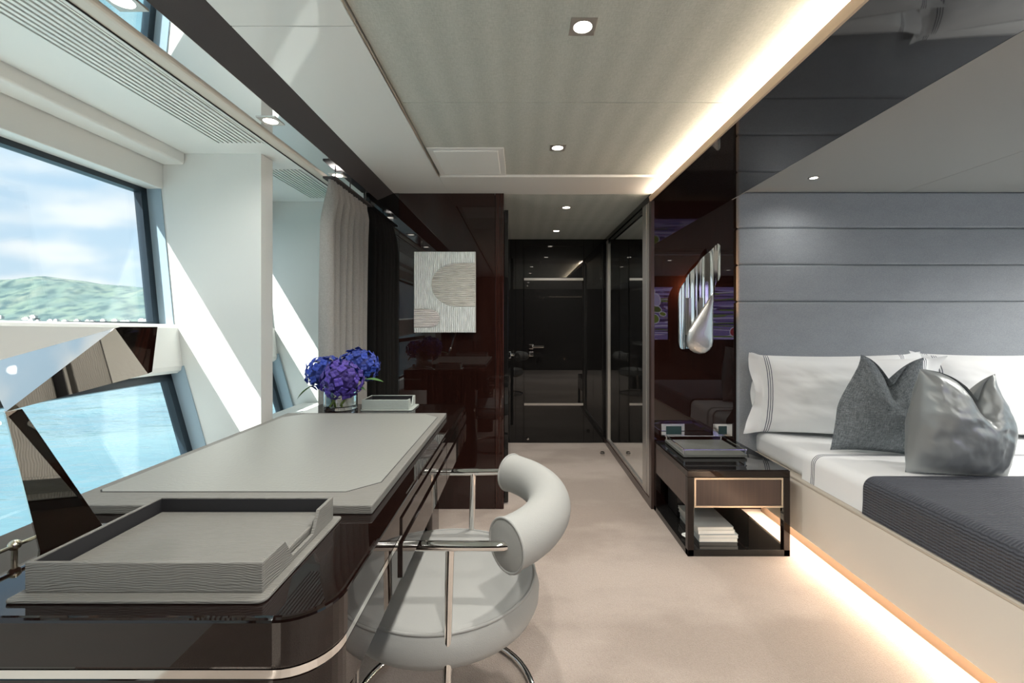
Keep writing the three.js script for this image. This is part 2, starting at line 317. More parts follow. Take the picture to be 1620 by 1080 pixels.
function pane(win, a, b, z0, z1, up) {                // one glazed opening: glass, dark gasket frame, reveal
  const dx = b[0] - a[0], dy = b[1] - a[1], L = Math.hypot(dx, dy), nx = -dy / L, ny = dx / L;   // normal towards the room
  const off = (p, d) => [p[0] + nx * d, p[1] + ny * d];
  const quad = (p, q, d0, d1) => [off(p, d0), off(q, d0), off(q, d1), off(p, d1)];
  put('glass', profG(quad(a, b, -0.006, 0.0), z0, z1), M.glass, win);
  const at = (s) => [a[0] + dx * s / L, a[1] + dy * s / L];
  put('frame', profG(quad(at(-0.02), at(0.028), -0.02, 0.012), z0, z1), M.frameDark, win);
  put('frame', profG(quad(at(L - 0.018), at(L + 0.03), -0.02, 0.012), z0, z1), M.frameDark, win);
  put('frame', profG(quad(at(0), at(L), -0.02, 0.012), z0, z0 + 0.035), M.frameDark, win);
  put('frame', profG(quad(at(0), at(L), -0.02, 0.012), z1 - 0.035, z1), M.frameDark, win);
  put('reveal', profG(quad(at(-0.02), at(L + 0.02), 0.0, 0.075), z0 - 0.01, z0 + 0.003), M.reveal, win);
}
{
  const w1 = struct('window_1', 'large two-light cabin window above the desk, looking out to sea and hills');
  pane(w1, UP0, UP1, -2.004, 1.75, true); pane(w1, LO0, LO1, -2.004, 1.75, false);
  const w2 = struct('window_2', 'narrow cabin window between the column and the bulkhead');
  pane(w2, UP0, UP1, ZB + 0.012, -2.10, true); pane(w2, LO0, LO1, ZB + 0.012, -2.10, false);
}
// ---------------------------------------------------------------- bulkheads
{
  const w = struct('wall_back_left', 'high-gloss dark red wood bulkhead beside the passage');
  box('white_end', -1.40, -0.985, 0, SOFW + 0.03, ZB - 0.08, ZB, M.paint, w);
  box('black_panel', -0.985, -0.904, 0, CEIL + 0.01, ZB - 0.08, ZB + 0.006, M.blackGloss, w);
  box('mirror_slip', -0.904, -0.840, 0, CEIL + 0.01, ZB - 0.08, ZB, M.blackGloss, w);
  box('black_panel', -0.840, -0.762, 0, CEIL + 0.01, ZB - 0.08, ZB + 0.004, M.blackGloss, w);
  box('wood_panel', -0.761, -0.1565, 0, CEIL + 0.01, ZB - 0.08, ZB, M.wood, w);
  box('edge_panel', -0.155, -0.100, 0, CEIL + 0.01, ZB - 0.08, ZB + 0.001, M.woodTrim, w, 0.003);
  const p = struct('wall_passage_left', 'dark gloss side wall of the passage');
  box('panel', -0.16, -0.100, 0, CEIL + 0.01, ZD, ZB - 0.0805, M.blackGloss, p);
  const e = struct('wall_passage_end', 'black gloss end wall of the passage around the door');
  box('backing', -0.2, 0.95, 0, CEIL + 0.05, ZD - 0.1, ZD, M.blackGloss, e);
  box('side_panel', -0.0985, -0.042, 0.004, 1.99, ZD, ZD + 0.006, M.blackGloss, e, 0.0015);
  box('side_panel', -0.038, 0.036, 0.004, 1.99, ZD, ZD + 0.008, M.blackGloss, e, 0.0015);
  box('side_panel', 0.632, 0.72, 0.004, 1.99, ZD, ZD + 0.008, M.blackGloss, e, 0.0015);
  box('side_panel', 0.724, 0.829, 0.004, 1.99, ZD, ZD + 0.006, M.blackGloss, e, 0.0015);
  box('head_panel', 0.043, 0.625, 1.925, 1.99, ZD, ZD + 0.008, M.blackGloss, e, 0.0015);
  const r = struct('wall_back_right', 'high-gloss dark wood bulkhead behind the bedside table and headboard');
  box('wood_panel', 0.852, 1.42, 0, CEIL + 0.01, ZB - 0.08, ZB, M.wood, r);
  box('end_strip', 0.832, 0.852, 0, CEIL + 0.01, ZB - 0.012, ZB + 0.002, M.brownwood, r);
  box('backing', 1.42, XR + 0.1, 0, CEIL + 0.05, ZB - 0.08, ZB - 0.001, M.wood, r);
  // hull outside and aft walls, closing the room
  const q = struct('wall_rear', 'dark wood panelled wall behind the camera');
  box('panel', -1.75, XR + 0.2, 0, 2.12, REAR, REAR + 0.1, M.darkwood, q);
  const s = struct('wall_right', 'pale starboard hull side beyond the bed');
  box('panel', XR, XR + 0.1, 0, 0.45, ZB, REAR, M.paint, s);
  box('panel', XR, XR + 0.1, 1.92, 2.12, ZB, REAR, M.paint, s);
  for (const [a, b] of [[ZB - 0.08, -2.5], [-0.35, -0.15], [2.0, REAR]]) box('panel', XR, XR + 0.1, 0.45, 1.92, a, b, M.paint, s);
  for (const [i, a, b] of [[3, -2.5, -0.35], [4, -0.15, 2.0]]) {
    const w = struct('window_' + i, 'starboard cabin window beyond the bed');
    box('glass', XR + 0.05, XR + 0.055, 0.45, 1.92, a, b, M.glass, w);
  }
}
{ // doors
  const d = struct('door_1', 'black gloss door at the end of the passage with two steel inlay lines');
  box('leaf', 0.043, 0.625, 0.006, 1.918, ZD + 0.0005, ZD + 0.012, M.blackGloss, d, 0.002);
  for (const y of [1.604, 0.379]) box('inlay', 0.045, 0.623, y - 0.011, y + 0.011, ZD + 0.0115, ZD + 0.0135, M.satin, d);
  const hn = box('handle', 0.120, 0.235, 0.936, 0.952, ZD + 0.050, ZD + 0.064, M.chrome, d, 0.003);
  box('rose', 0.092, 0.134, 0.922, 0.966, ZD + 0.012, ZD + 0.030, M.chrome, hn, 0.003);
  put('spindle', rodG([0.113, 0.944, ZD + 0.03], [0.113, 0.944, ZD + 0.06], 0.009), M.chrome, hn);
  const lk = box('lock_plate', 0.092, 0.134, 0.850, 0.894, ZD + 0.012, ZD + 0.026, M.chrome, d, 0.003);
  put('keyhole', rodG([0.113, 0.872, ZD + 0.026], [0.113, 0.872, ZD + 0.029], 0.009), M.rubber, lk);
  put('stop_bumper', new THREE.SphereGeometry(0.014, 16, 12).translate(0.082, 0.045, ZD + 0.02), M.chrome, d);
  const e = struct('door_2', 'black gloss side door in the left wall of the passage');
  box('leaf', -0.0995, -0.074, 0.01, 1.913, -3.62, -2.885, M.blackGloss, e, 0.002);
  const h2 = box('handle', -0.048, -0.036, 0.955, 0.969, -3.10, -2.99, M.chrome, e, 0.003);
  box('rose', -0.074, -0.058, 0.94, 0.984, -3.02, -2.975, M.chrome, h2, 0.003);
  put('spindle', rodG([-0.06, 0.962, -2.998], [-0.04, 0.962, -2.998], 0.008), M.chrome, h2);
}

// ================================================================ FURNITURE
{ // ---- desk
  const d = thing('desk', 'dark gloss wood desk with rounded corner and pale leather top below the window', 'desk');
  const X0 = -0.93, X1 = -0.248, Z0 = -2.07, Z1 = -0.568, r = [0.02, 0.03, 0.07, 0.02];
  const ins = (k) => roundPlan(X0 + k, X1 - k, Z0 + k, Z1 - k, [0.02, 0.03, 0.07 - k, 0.02]);
  put('top', planG(ins(0), 0.732, 0.80, 0.006), M.darkwood, d, true);
  put('steel_band', planG(ins(0.0015), 0.7215, 0.7325), M.chrome, d);
  put('apron', planG(ins(0.002), 0.640, 0.722, 0.003), M.darkwood, d, true);
  // drawer fronts on the chair side
  for (const [a, b] of [[-1.482, -0.925], [-2.035, -1.487]]) {
    const f = box('drawer', X1 - 0.004, X1 + 0.0035, 0.646, 0.7185, a, b, M.darkwood, d, 0.001, true);
    box('drawer_upper', X1 - 0.004, X1 + 0.0035, 0.7345, 0.772, a, b, M.darkwood, f, 0.001, true);
  }
  // pedestals
  put('pedestal', planG(roundPlan(-0.78, -0.290, -0.83, -0.61, [0.02, 0.05, 0.05, 0.02]), 0, 0.641), M.darkwood, d, true);
  put('pedestal', planG(roundPlan(-0.76, -0.36, -2.0, -1.80, [0.02, 0.03, 0.03, 0.02]), 0, 0.641), M.darkwood, d, true);
  // leather covered top plate with an inset field whose corners are cut
  const pad = put('leather_top', planG(roundPlan(-0.928, -0.292, -1.77, -0.876, [0.004, 0.004, 0.004, 0.004]), 0.8, 0.8185, 0.003), M.embossed, d);
  const field = (x0, x1, z0, z1, c) => [[x0, z0 + c], [x0 + c, z0], [x1 - c, z0], [x1, z0 + c], [x1, z1 - c], [x1 - c, z1], [x0 + 0.012, z1], [x0, z1 - 0.012]];
  put('groove', planG(field(-0.905, -0.312, -1.745, -0.943, 0.058), 0.8, 0.8189), M.rubber, pad);
  put('leather_field', planG(field(-0.903, -0.314, -1.743, -0.945, 0.0573), 0.8, 0.8198, 0.0006), M.leather, pad);
}
// ---- document trays (embossed leather, thumb notch in the right-hand side)
function docTray(name, label, x0, x1, z0, z1, y, h, mats, flange) {
  const t = thing(name, label, 'tray'), w = 0.006;
  put('base', planG(roundPlan(x0 - flange[0], x1 + flange[1], z0 - flange[2], z1 + flange[3], [0.006, 0.006, 0.012, 0.006]), y, y + 0.005, 0.0015), mats.out, t);
  const b = y + 0.005, top = b + h;
  box('side_wall', x0 + 0.0005, x0 + w, b, top - 0.0003, z0 + 0.003, z1 - 0.003, mats.out, t, 0.001);
  box('side_wall', x0, x1, b, top, z1 - w, z1, mats.out, t, 0.0018);
  box('side_wall', x0, x1, b, top, z0, z0 + w, mats.out, t, 0.0018);
  const L = z1 - z0, n0 = z1 - L * 0.26, n1 = z1 - L * 0.75, s = 0.022, lo = b + h * 0.22;
  const sh = (pts) => { const g = new THREE.ExtrudeGeometry(new THREE.Shape(pts.map(([z, yy]) => new THREE.Vector2(-z, yy))), { depth: w - 0.002, bevelEnabled: true, bevelSize: 0.001, bevelThickness: 0.001, bevelSegments: 2, bevelOffset: -0.001 }); g.rotateY(Math.PI / 2); g.translate(x1 - w + 0.0008, 0, 0); return g; };
  const za = z1 - 0.003, zc = z0 + 0.003;
  put('notched_wall', sh([[za, b], [za, top - 0.0003], [n0, top - 0.0003], [n0 - s, lo], [n1 + s, lo], [n1, top - 0.0003], [zc, top - 0.0003], [zc, b]]), mats.out, t);
  const k = 0.0012;
  box('lining', x0 + w, x0 + w + k, b, top - 0.002, z0 + w, z1 - w, M.blackLining, t);
  box('lining', x0 + w, x1 - w, b, top - 0.002, z0 + w, z0 + w + k, M.blackLining, t);
  box('lining', x0 + w, x1 - w, b, top - 0.002, z1 - w - k, z1 - w, M.blackLining, t);
  box('lining', x0 + w, x1 - w, b, b + k, z0 + w, z1 - w, M.blackLining, t);
  if (mats.insert) box('insert', x0 + w + 0.004, x1 - w - 0.004, b + 0.002, b + 0.018, z0 + w + 0.004, z1 - w - 0.006, mats.insert, t, 0.004);
  return t;
}
docTray('document_tray', 'large embossed grey leather document tray on the near end of the desk', -0.686, -0.356, -0.846, -0.613, 0.8004, 0.042, { out: M.embossed, insert: M.embossed }, [0.010, 0.012, 0.012, 0.017]);
docTray('document_tray', 'small grey-green leather tray beside the flower vase', -0.680, -0.478, -2.03, -1.905, 0.8004, 0.042, { out: M.greyLeather }, [0.004, 0.016, 0.006, 0.006]);

{ // ---- faceted mirror-polished sculpture standing on the desk
  const t = thing('faceted_sculpture', 'angular mirror-polished faceted sculpture standing at the window side of the desk', 'sculpture');
  const facet = (name, pts, back) => {               // a flat polygon thickened towards the window
    const pos = [], tri = (a, b, c) => pos.push(...a, ...b, ...c), n = pts.length, q = pts.map((p) => [p[0] + back[0], p[1] + back[1], p[2] + back[2]]);
    for (let i = 1; i < n - 1; i++) { tri(pts[0], pts[i], pts[i + 1]); tri(q[0], q[i + 1], q[i]); }
    for (let i = 0; i < n; i++) { const j = (i + 1) % n; tri(pts[i], q[i], q[j]); tri(pts[i], q[j], pts[j]); }
    const g = new THREE.BufferGeometry(); g.setAttribute('position', new THREE.Float32BufferAttribute(pos, 3)); g.computeVertexNormals();
    return put(name, g, M.bronzeMirror, t);
  };
  // upper beam: ridge B-E, outer corners A, C, D
  const A = [-1.043, 1.0977, -0.86], B = [-0.640, 1.171, -0.70], C = [-0.662, 1.1698, -0.80], D = [-0.672, 1.0874, -0.80], E = [-0.720, 1.0551, -0.62];
  const back = [-0.004, 0.002, -0.014];
  facet('facet', [A, E, B], back); facet('facet', [E, D, B], back); facet('facet', [D, C, B], back);
  facet('leg', [[-0.721, 1.054, -0.62], [-0.794, 0.8005, -0.733], [-0.768, 0.8005, -0.818], [-0.708, 1.0567, -0.63]], [-0.010, 0, -0.006]);
}
{ // ---- small brass rail at the left edge of the desk
  const t = thing('brass_rail', 'slim brass rail on two ball posts beside the faceted sculpture', 'rail');
  put('rod', rodG([-0.818, 0.822, -0.60], [-0.8075, 0.822, -0.748], 0.003), M.brass, t);
  for (const [x, z] of [[-0.8127, -0.712], [-0.8165, -0.635]]) {
    const p = put('post', new THREE.SphereGeometry(0.0085, 18, 14).translate(x, 0.822, z), M.brass, t);
    put('foot', rodG([x, 0.8003, z], [x, 0.816, z], 0.004), M.brass, p);
  }
}
{ // ---- vase with hydrangeas
  const cx = -0.790, cz = -1.955, y0 = 0.80, R = 0.070, h = 0.145;
  const v = thing('glass_vase', 'clear round glass vase holding the hydrangeas', 'vase');
  const out = [[0, y0 + 0.0003], [R - 0.004, y0 + 0.0003], [R, y0 + 0.004], [R, y0 + h], [R - 0.0035, y0 + h], [R - 0.004, y0 + 0.018], [R - 0.01, y0 + 0.014], [0, y0 + 0.014]];
  put('glass', new THREE.LatheGeometry(out.map(([x, y]) => new THREE.Vector2(Math.max(x, 0.0001), y)), 48).translate(cx, 0, cz), M.vaseGlass, v);
  const w = put('water', new THREE.CylinderGeometry(R - 0.0045, R - 0.0045, 0.058, 48).translate(cx, y0 + 0.019 + 0.029, cz), M.water, v);
  const petal = () => { // one floret of four rounded petals, about 26 mm across, facing +y
    const pos = [], idx = [];
    for (let k = 0; k < 4; k++) {
      const a = k * Math.PI / 2, ca = Math.cos(a), sa = Math.sin(a), b = pos.length / 3, nu = 4, nv = 4;
      for (let i = 0; i <= nu; i++) for (let j = 0; j <= nv; j++) {
        const u = i / nu, s = (j / nv - 0.5) * 2, wd = 0.0088 * Math.sin(Math.PI * Math.pow(clamp(u * 0.93 + 0.04), 0.75)), x = u * 0.0155, z = s * wd, y = 0.0045 * Math.sin(u * 2.2) - 0.0022 * s * s + 0.001 * (k % 2);
        pos.push(x * ca - z * sa, y, x * sa + z * ca);
      }
      for (let i = 0; i < nu; i++) for (let j = 0; j < nv; j++) { const q = b + i * (nv + 1) + j; idx.push(q, q + 1, q + nv + 1, q + 1, q + nv + 2, q + nv + 1); }
    }
    const g = new THREE.BufferGeometry(); g.setAttribute('position', new THREE.Float32BufferAttribute(pos, 3)); g.setIndex(idx); g.computeVertexNormals(); return g;
  };
  const fg = petal();
  const mats = (base) => [0, 1, 2, 3].map((k) => phys({ color: lin(base[0] * (0.75 + 0.22 * k), base[1] * (0.7 + 0.25 * k), base[2] * (0.75 + 0.2 * k)), roughness: 0.65, transmission: 0.2, thickness: 0, side: THREE.DoubleSide }));
  const blue = mats([0.012, 0.038, 0.30]), purple = mats([0.065, 0.034, 0.29]);
  const leafG = (L, W) => {
    const pos = [], idx = [], nu = 10, nv = 4;
    for (let i = 0; i <= nu; i++) for (let j = 0; j <= nv; j++) { const u = i / nu, s = (j / nv - 0.5) * 2, wd = W * Math.pow(Math.sin(Math.PI * Math.pow(u, 0.8)), 0.9); pos.push(u * L, -0.25 * L * u * u + 0.15 * wd * Math.abs(s), s * wd); }
    for (let i = 0; i < nu; i++) for (let j = 0; j < nv; j++) { const q = i * (nv + 1) + j; idx.push(q, q + 1, q + nv + 1, q + 1, q + nv + 2, q + nv + 1); }
    const g = new THREE.BufferGeometry(); g.setAttribute('position', new THREE.Float32BufferAttribute(pos, 3)); g.setIndex(idx); g.computeVertexNormals(); return g;
  };
  const heads = [
    ['violet-blue hydrangea bloom at the front of the vase', purple, [-0.755, 0.935, -1.885], [0.082, 0.080, 0.075], 62],
    ['deep blue hydrangea bloom leaning to the window side of the vase', blue, [-0.852, 0.958, -1.945], [0.078, 0.070, 0.074], 56],
    ['deep blue hydrangea bloom at the back towards the bulkhead', blue, [-0.722, 0.985, -1.985], [0.086, 0.072, 0.080], 60],
  ];
  heads.forEach(([label, mm, c, rr, n], hi) => {
    const t = thing('hydrangea', label, 'flower', 'hydrangeas in the vase');
    put('bloom_core', new THREE.SphereGeometry(1, 20, 14).scale(rr[0] * 0.82, rr[1] * 0.82, rr[2] * 0.82).translate(...c), mm[0], t);
    for (let k = 0; k < n; k++) {
      const y = 1 - 2 * (k + 0.5) / n * 0.94, ph = k * 2.39996 + hi, s = Math.sqrt(1 - y * y), nrm = new THREE.Vector3(s * Math.cos(ph), y, s * Math.sin(ph));
      const f = new THREE.Mesh(fg, mm[Math.floor(rnd() * 4)]); f.name = 'floret';
      const e = 0.95 + 0.1 * rnd();
      f.position.set(c[0] + nrm.x * rr[0] * e, c[1] + nrm.y * rr[1] * e, c[2] + nrm.z * rr[2] * e);
      f.quaternion.setFromUnitVectors(new THREE.Vector3(0, 1, 0), nrm.clone().add(new THREE.Vector3(rnd() - 0.5, rnd() - 0.5, rnd() - 0.5).multiplyScalar(0.7)).normalize());
      f.rotateY(rnd() * 6.28); f.scale.setScalar(1.05 + 0.35 * rnd());
      t.add(f);
    }
    put('stem', tubeG([c, [mix(c[0], cx, 0.4), 0.90, mix(c[2], cz, 0.5)], [cx + (hi - 1) * 0.014 - 0.012, 0.818, cz + 0.03 - hi * 0.012]], 0.0045, 16, 8), M.stem, t);
    const leaf = (p, ry, rz, L, W) => { const l = put('leaf', leafG(L, W), M.leaf, t); l.position.set(...p); l.rotation.set(0, ry, rz, 'YXZ'); };
    if (hi === 1) leaf([-0.868, 0.918, -1.885], Math.PI + 0.15, -0.45, 0.095, 0.026);
    if (hi === 2) leaf([-0.672, 0.932, -1.915], 0.1, 0.12, 0.080, 0.030);
    if (hi === 0) leaf([-0.71, 0.905, -1.900], 0.1, -0.1, 0.05, 0.026);
  });
}
{ // ---- armchair with bolster back
  const t = thing('armchair', 'pale grey round armchair with rolled bolster back and chrome tube frame', 'chair');
  const cx = -0.232, cz = -1.366, yr = 0.627;
  // seat: drum with a soft top and a piped edge
  const prof = [[0.0001, 0.428], [0.12, 0.4275], [0.21, 0.425], [0.262, 0.4185], [0.276, 0.411], [0.284, 0.398], [0.292, 0.375], [0.290, 0.345], [0.280, 0.325], [0.262, 0.314], [0.0001, 0.312]];
  const seat = put('seat', new THREE.LatheGeometry(prof.map(([x, y]) => new THREE.Vector2(x, y)).reverse(), 72).translate(cx, 0, cz), M.chairFab, t);
  put('piping', new THREE.TorusGeometry(0.2785, 0.0042, 8, 90).rotateX(Math.PI / 2).translate(cx, 0.4115, cz), M.chairFab, seat);
  put('seat_plate', new THREE.CylinderGeometry(0.22, 0.22, 0.014, 48).translate(cx, 0.305, cz), M.rubber, t);
  // back bolster along an arc
  const bc = [-0.262, cz], R = 0.352, r = 0.065, a0 = 0.862, N = 48, path = [];
  for (let i = 0; i <= N; i++) { const a = mix(-a0, a0, i / N); path.push([bc[0] + R * Math.cos(a), yr, bc[1] + R * Math.sin(a)]); }
  const curve = new THREE.CatmullRomCurve3(path.map((p) => new THREE.Vector3(...p)));
  const bol = put('backrest', new THREE.TubeGeometry(curve, 64, r, 36), M.chairFab, t);
  for (const k of [0, 1]) {
    const p = curve.getPointAt(k), d = curve.getTangentAt(k).multiplyScalar(k ? 1 : -1), q = new THREE.Quaternion().setFromUnitVectors(new THREE.Vector3(0, 1, 0), d);
    const cap = new THREE.LatheGeometry([[0.0001, 0.007], [0.03, 0.006], [0.055, 0.003], [r, 0]].map(([x, y]) => new THREE.Vector2(x, y)).reverse(), 40);
    cap.applyQuaternion(q); cap.translate(p.x, p.y, p.z); put('end_cap', cap, M.chairFab, bol);
    const pip = new THREE.TorusGeometry(r, 0.0036, 8, 48).rotateX(Math.PI / 2); pip.applyQuaternion(q); pip.translate(p.x, p.y, p.z); put('piping', pip, M.chairFab, bol);
  }
  // tube frame
  for (const s of [-1, 1]) {
    const ez = path[s < 0 ? 0 : N];
    const zz = cz + s * 0.267;
    put('arm', tubeG([[ez[0] + 0.012, yr, ez[2]], [ez[0] - 0.03, yr + 0.001, ez[2] + s * 0.006], [-0.18, yr, zz + s * 0.004], [-0.30, yr, zz], [-0.385, yr - 0.004, zz - s * 0.02], [-0.425, yr - 0.05, zz - s * 0.05], [-0.435, 0.35, zz - s * 0.07], [-0.437, 0.02, zz - s * 0.072]], 0.0122, 80, 14), M.chrome, t);
    put('post', rodG([-0.172, yr, zz + s * 0.003], [-0.186, 0.012, cz + s * 0.276], 0.0105, 16), M.chrome, t);
  }
  put('base_ring', new THREE.TorusGeometry(0.28, 0.0105, 12, 90).rotateX(Math.PI / 2).translate(cx, 0.0108, cz), M.chrome, t);
  put('cross_bar', rodG([-0.18, 0.298, cz - 0.27], [-0.18, 0.298, cz + 0.27], 0.009), M.chrome, t);
}
{ // ---- bedside table
  const t = thing('bedside_table', 'dark gloss open-frame bedside table with one metal-framed drawer', 'bedside table');
  const x0 = 0.848, x1 = 1.365, z0 = ZB + 0.012, z1 = -2.232, b = 0.032;
  for (const [x, z, w] of [[x0, z1, 1], [x1 - b, z1, 1], [x0, z0 + b, 0], [x1 - b, z0 + b, 0]]) box('leg', x, x + b, 0, 0.400, z - b, z, M.darkwood, t, 0.002);
  box('top', x0, x1, 0.400, 0.432, z0, z1, M.darkwood, t, 0.002);
  put('glass_top', bg(x0 + 0.004, x1 - 0.004, 0.432, 0.436, z0 + 0.004, z1 - 0.004, 0.001), M.blackGloss, t);
  box('shelf', x0, x1, 0.0, 0.034, z0, z1, M.blackGloss, t, 0.002);
  box('side_panel', x0 + 0.001, x0 + 0.02, 0.245, 0.401, z0 + b, z1 - b, M.brownwood, t);
  box('side_panel', x1 - 0.02, x1 - 0.001, 0.245, 0.401, z0 + b, z1 - b, M.brownwood, t);
  box('back_panel', x0 + b, x1 - b, 0.245, 0.401, z0 + 0.002, z0 + 0.02, M.brownwood, t);
  box('case_floor', x0 + 0.02, x1 - 0.02, 0.238, 0.247, z0 + 0.02, z1 - 0.035, M.darkwood, t);
  const dr = box('drawer', x0 + b + 0.004, x1 - b - 0.004, 0.249, 0.394, z1 - 0.36, z1 - 0.006, M.brownwood, t, 0.001);
  const f = 0.0085, u0 = x0 + b + 0.002, u1 = x1 - b - 0.002, v0 = 0.246, v1 = 0.396, za = z1 - 0.008, zb = z1 - 0.001;
  put('metal_frame', flat([bg(u0, u1, v1 - f, v1, za, zb), bg(u0, u1, v0, v0 + f, za, zb), bg(u0, u0 + f, v0 + f, v1 - f, za, zb), bg(u1 - f, u1, v0 + f, v1 - f, za, zb)]), M.champagne, dr);
}
{ // ---- things on and in the bedside table
  const t = thing('serving_tray', 'grey leather tray with chrome gallery rail on the bedside table', 'tray');
  const x0 = 0.900, x1 = 1.250, z0 = -2.74, z1 = -2.43, y = 0.436;
  box('base', x0, x1, y + 0.004, y + 0.020, z0, z1, M.trayLeather, t, 0.002);
  for (const x of [x0 + 0.02, x1 - 0.02]) for (const z of [z0 + 0.02, z1 - 0.02]) put('foot', rodG([x, y, z], [x, y + 0.006, z], 0.008), M.rubber, t);
  const yt = y + 0.044, k = 0.007;
  for (const [x, z] of [[x0 + k, z0 + k], [x1 - k, z0 + k], [x1 - k, z1 - k], [x0 + k, z1 - k]]) put('post', rodG([x, y + 0.019, z], [x, yt + 0.004, z], 0.0045), M.chrome, t);
  for (const [a, b] of [[[x0, z0 + k], [x1, z0 + k]], [[x0, z1 - k], [x1, z1 - k]], [[x0 + k, z0], [x0 + k, z1]], [[x1 - k, z0], [x1 - k, z1]]]) put('rail', bg(Math.min(a[0], b[0]) - 0.002, Math.max(a[0], b[0]) + 0.002, yt - 0.003, yt + 0.003, Math.min(a[1], b[1]) - 0.002, Math.max(a[1], b[1]) + 0.002), M.chrome, t);
  const gg = 'magazines stacked on the bedside shelf';
  const book = (x0, x1, y0, y1, z0, z1, cover, label, turn = 0) => {
    const o = thing('magazine', label, 'magazine', gg);
    const g = (a) => { const c = [(x0 + x1) / 2, 0, (z0 + z1) / 2]; a.translate(-c[0], 0, -c[2]); a.rotateY(turn); a.translate(c[0], 0, c[2]); return a; };
    put('pages', g(bg(x0 + 0.002, x1 - 0.002, y0 + 0.001, y1 - 0.001, z0 + 0.002, z1 - 0.002)), M.paper, o);
    put('cover', g(flat([bg(x0, x1, y0, y0 + 0.0012, z0, z1), bg(x0, x1, y1 - 0.0012, y1, z0, z1)])), cover, o);
  };
  let y0 = 0.0345; const L = ['lowest', 'second lowest', 'second from the top', 'topmost'];
  [[0.021, M.coverGrey, 0.010], [0.017, M.coverGrey, 0.012], [0.019, M.paper, -0.002], [0.015, M.paper, -0.008]].forEach(([h, c, dx], i) => {
    book(0.935 + dx * 0.4, 1.130 + dx, y0, y0 + h, -2.60, -2.315 + dx * 0.6, c, L[i] + ' magazine of the stack on the bedside shelf', (i - 1.5) * 0.008); y0 += h + 0.0004;
  });
  const bx = thing('storage_box', 'black lidded box behind the magazines on the bedside shelf', 'box');
  box('body', 0.930, 1.135, 0.0345, 0.165, -2.775, -2.615, M.blackLining, bx, 0.003);
  box('lid', 0.927, 1.138, 0.166, 0.205, -2.778, -2.612, M.coverDark, bx, 0.003);
  const sm = thing('small_ornament', 'tiny white and green ornament on the dark bedside shelf', 'ornament');
  put('dish', new THREE.LatheGeometry([[0.0001, 0], [0.018, 0.001], [0.03, 0.012], [0.028, 0.013], [0.016, 0.004], [0.0001, 0.003]].map(([x, y]) => new THREE.Vector2(x, y)), 24).translate(0.895, 0.0345, -2.36), M.paper, sm);
  put('leaf', new THREE.SphereGeometry(1, 12, 8).scale(0.004, 0.016, 0.003).rotateZ(0.5).translate(0.893, 0.056, -2.36), M.leaf, sm);
}
{ // ---- bed
  const b = thing('bed', 'cream upholstered platform bed with white mattress', 'bed');
  const x0 = 1.43, x1 = 3.31, zh = ZB + 0.034, zf = -0.62;
  box('plinth', 1.509, 3.23, 0, 0.101, zh, zf - 0.08, M.plinth, b);
  box('side_panel', x0, x0 + 0.04, 0.10, 0.365, zh, zf, M.cream, b, 0.006);
  box('side_panel', x1 - 0.04, x1, 0.10, 0.365, zh, zf, M.cream, b, 0.006);
  box('foot_panel', x0 + 0.04, x1 - 0.04, 0.10, 0.365, zf - 0.04, zf, M.cream, b, 0.006);
  box('platform', x0 + 0.04, x1 - 0.04, 0.10, 0.360, zh, zf - 0.04, M.plinth, b);
  box('top_edge', x0 - 0.003, x0 + 0.07, 0.362, 0.378, zh, zf, M.creamEdge, b, 0.006);
  box('top_edge', x1 - 0.07, x1 + 0.003, 0.362, 0.378, zh, zf, M.creamEdge, b, 0.006);
  box('mattress', 1.462, 3.278, 0.370, 0.513, zh, zf - 0.02, M.sheet, b, 0.045);
}
// bed linen: shells that follow the mattress section
function drape(name, label, category, off, z0, z1, th, mat, hang = 0.379) {
  const pts = [], inner = [], R = 0.05, xl = 1.462 - off, xr = 3.278 + off, yt = 0.513 + off;
  const ring = (o, list) => { const a = xl + o, c = xr - o, y = yt - o, r = R - o * 0.5; list.push([a - 0.004, hang]); list.push([a - 0.001, hang + 0.05]); for (let i = 0; i <= 8; i++) { const q = Math.PI - i / 8 * Math.PI / 2; list.push([a + r + r * Math.cos(q), y - r + r * Math.sin(q)]); } for (let i = 0; i <= 8; i++) { const q = Math.PI / 2 - i / 8 * Math.PI / 2; list.push([c - r + r * Math.cos(q), y - r + r * Math.sin(q)]); } list.push([c + 0.004, hang]); };
  ring(0, pts); ring(th, inner);
  const g = profG([...pts, ...inner.reverse()], z0, z1);
  const o = put(name, toCreasedNormals(g, 0.7), mat);
  return tag(o, label, category);
}
{
  const d = drape('folded_sheet', 'white top sheet folded across the bed with a triple navy line', 'bed sheet', 0.0105, -2.27, -1.80, 0.008, M.sheet);
  for (const z of [-2.200, -2.189, -2.178]) {
    const pts = [], inner = [], xl = 1.462 - 0.0105, xr = 3.278 + 0.0105, yt = 0.513 + 0.0105, R = 0.05;
    const ring = (o, list) => { const a = xl - o, c = xr + o, y = yt + o, r = R + o; list.push([a - 0.004, 0.3795]); list.push([a - 0.001, 0.43]); for (let i = 0; i <= 8; i++) { const q = Math.PI - i / 8 * Math.PI / 2; list.push([a + r + r * Math.cos(q), y - r + r * Math.sin(q)]); } for (let i = 0; i <= 8; i++) { const q = Math.PI / 2 - i / 8 * Math.PI / 2; list.push([c - r + r * Math.cos(q), y - r + r * Math.sin(q)]); } list.push([c + 0.004, 0.3795]); };
    ring(0.0008, pts); ring(-0.003, inner);
    put('embroidered_line', profG([...pts, ...inner.reverse()], z - 0.0016, z + 0.0016), M.navyThread, d);
  }
  drape('quilted_throw', 'dark navy quilted throw over the foot of the bed', 'throw', 0.024, -1.853, -0.635, 0.013, M.throwMat, 0.381);
}
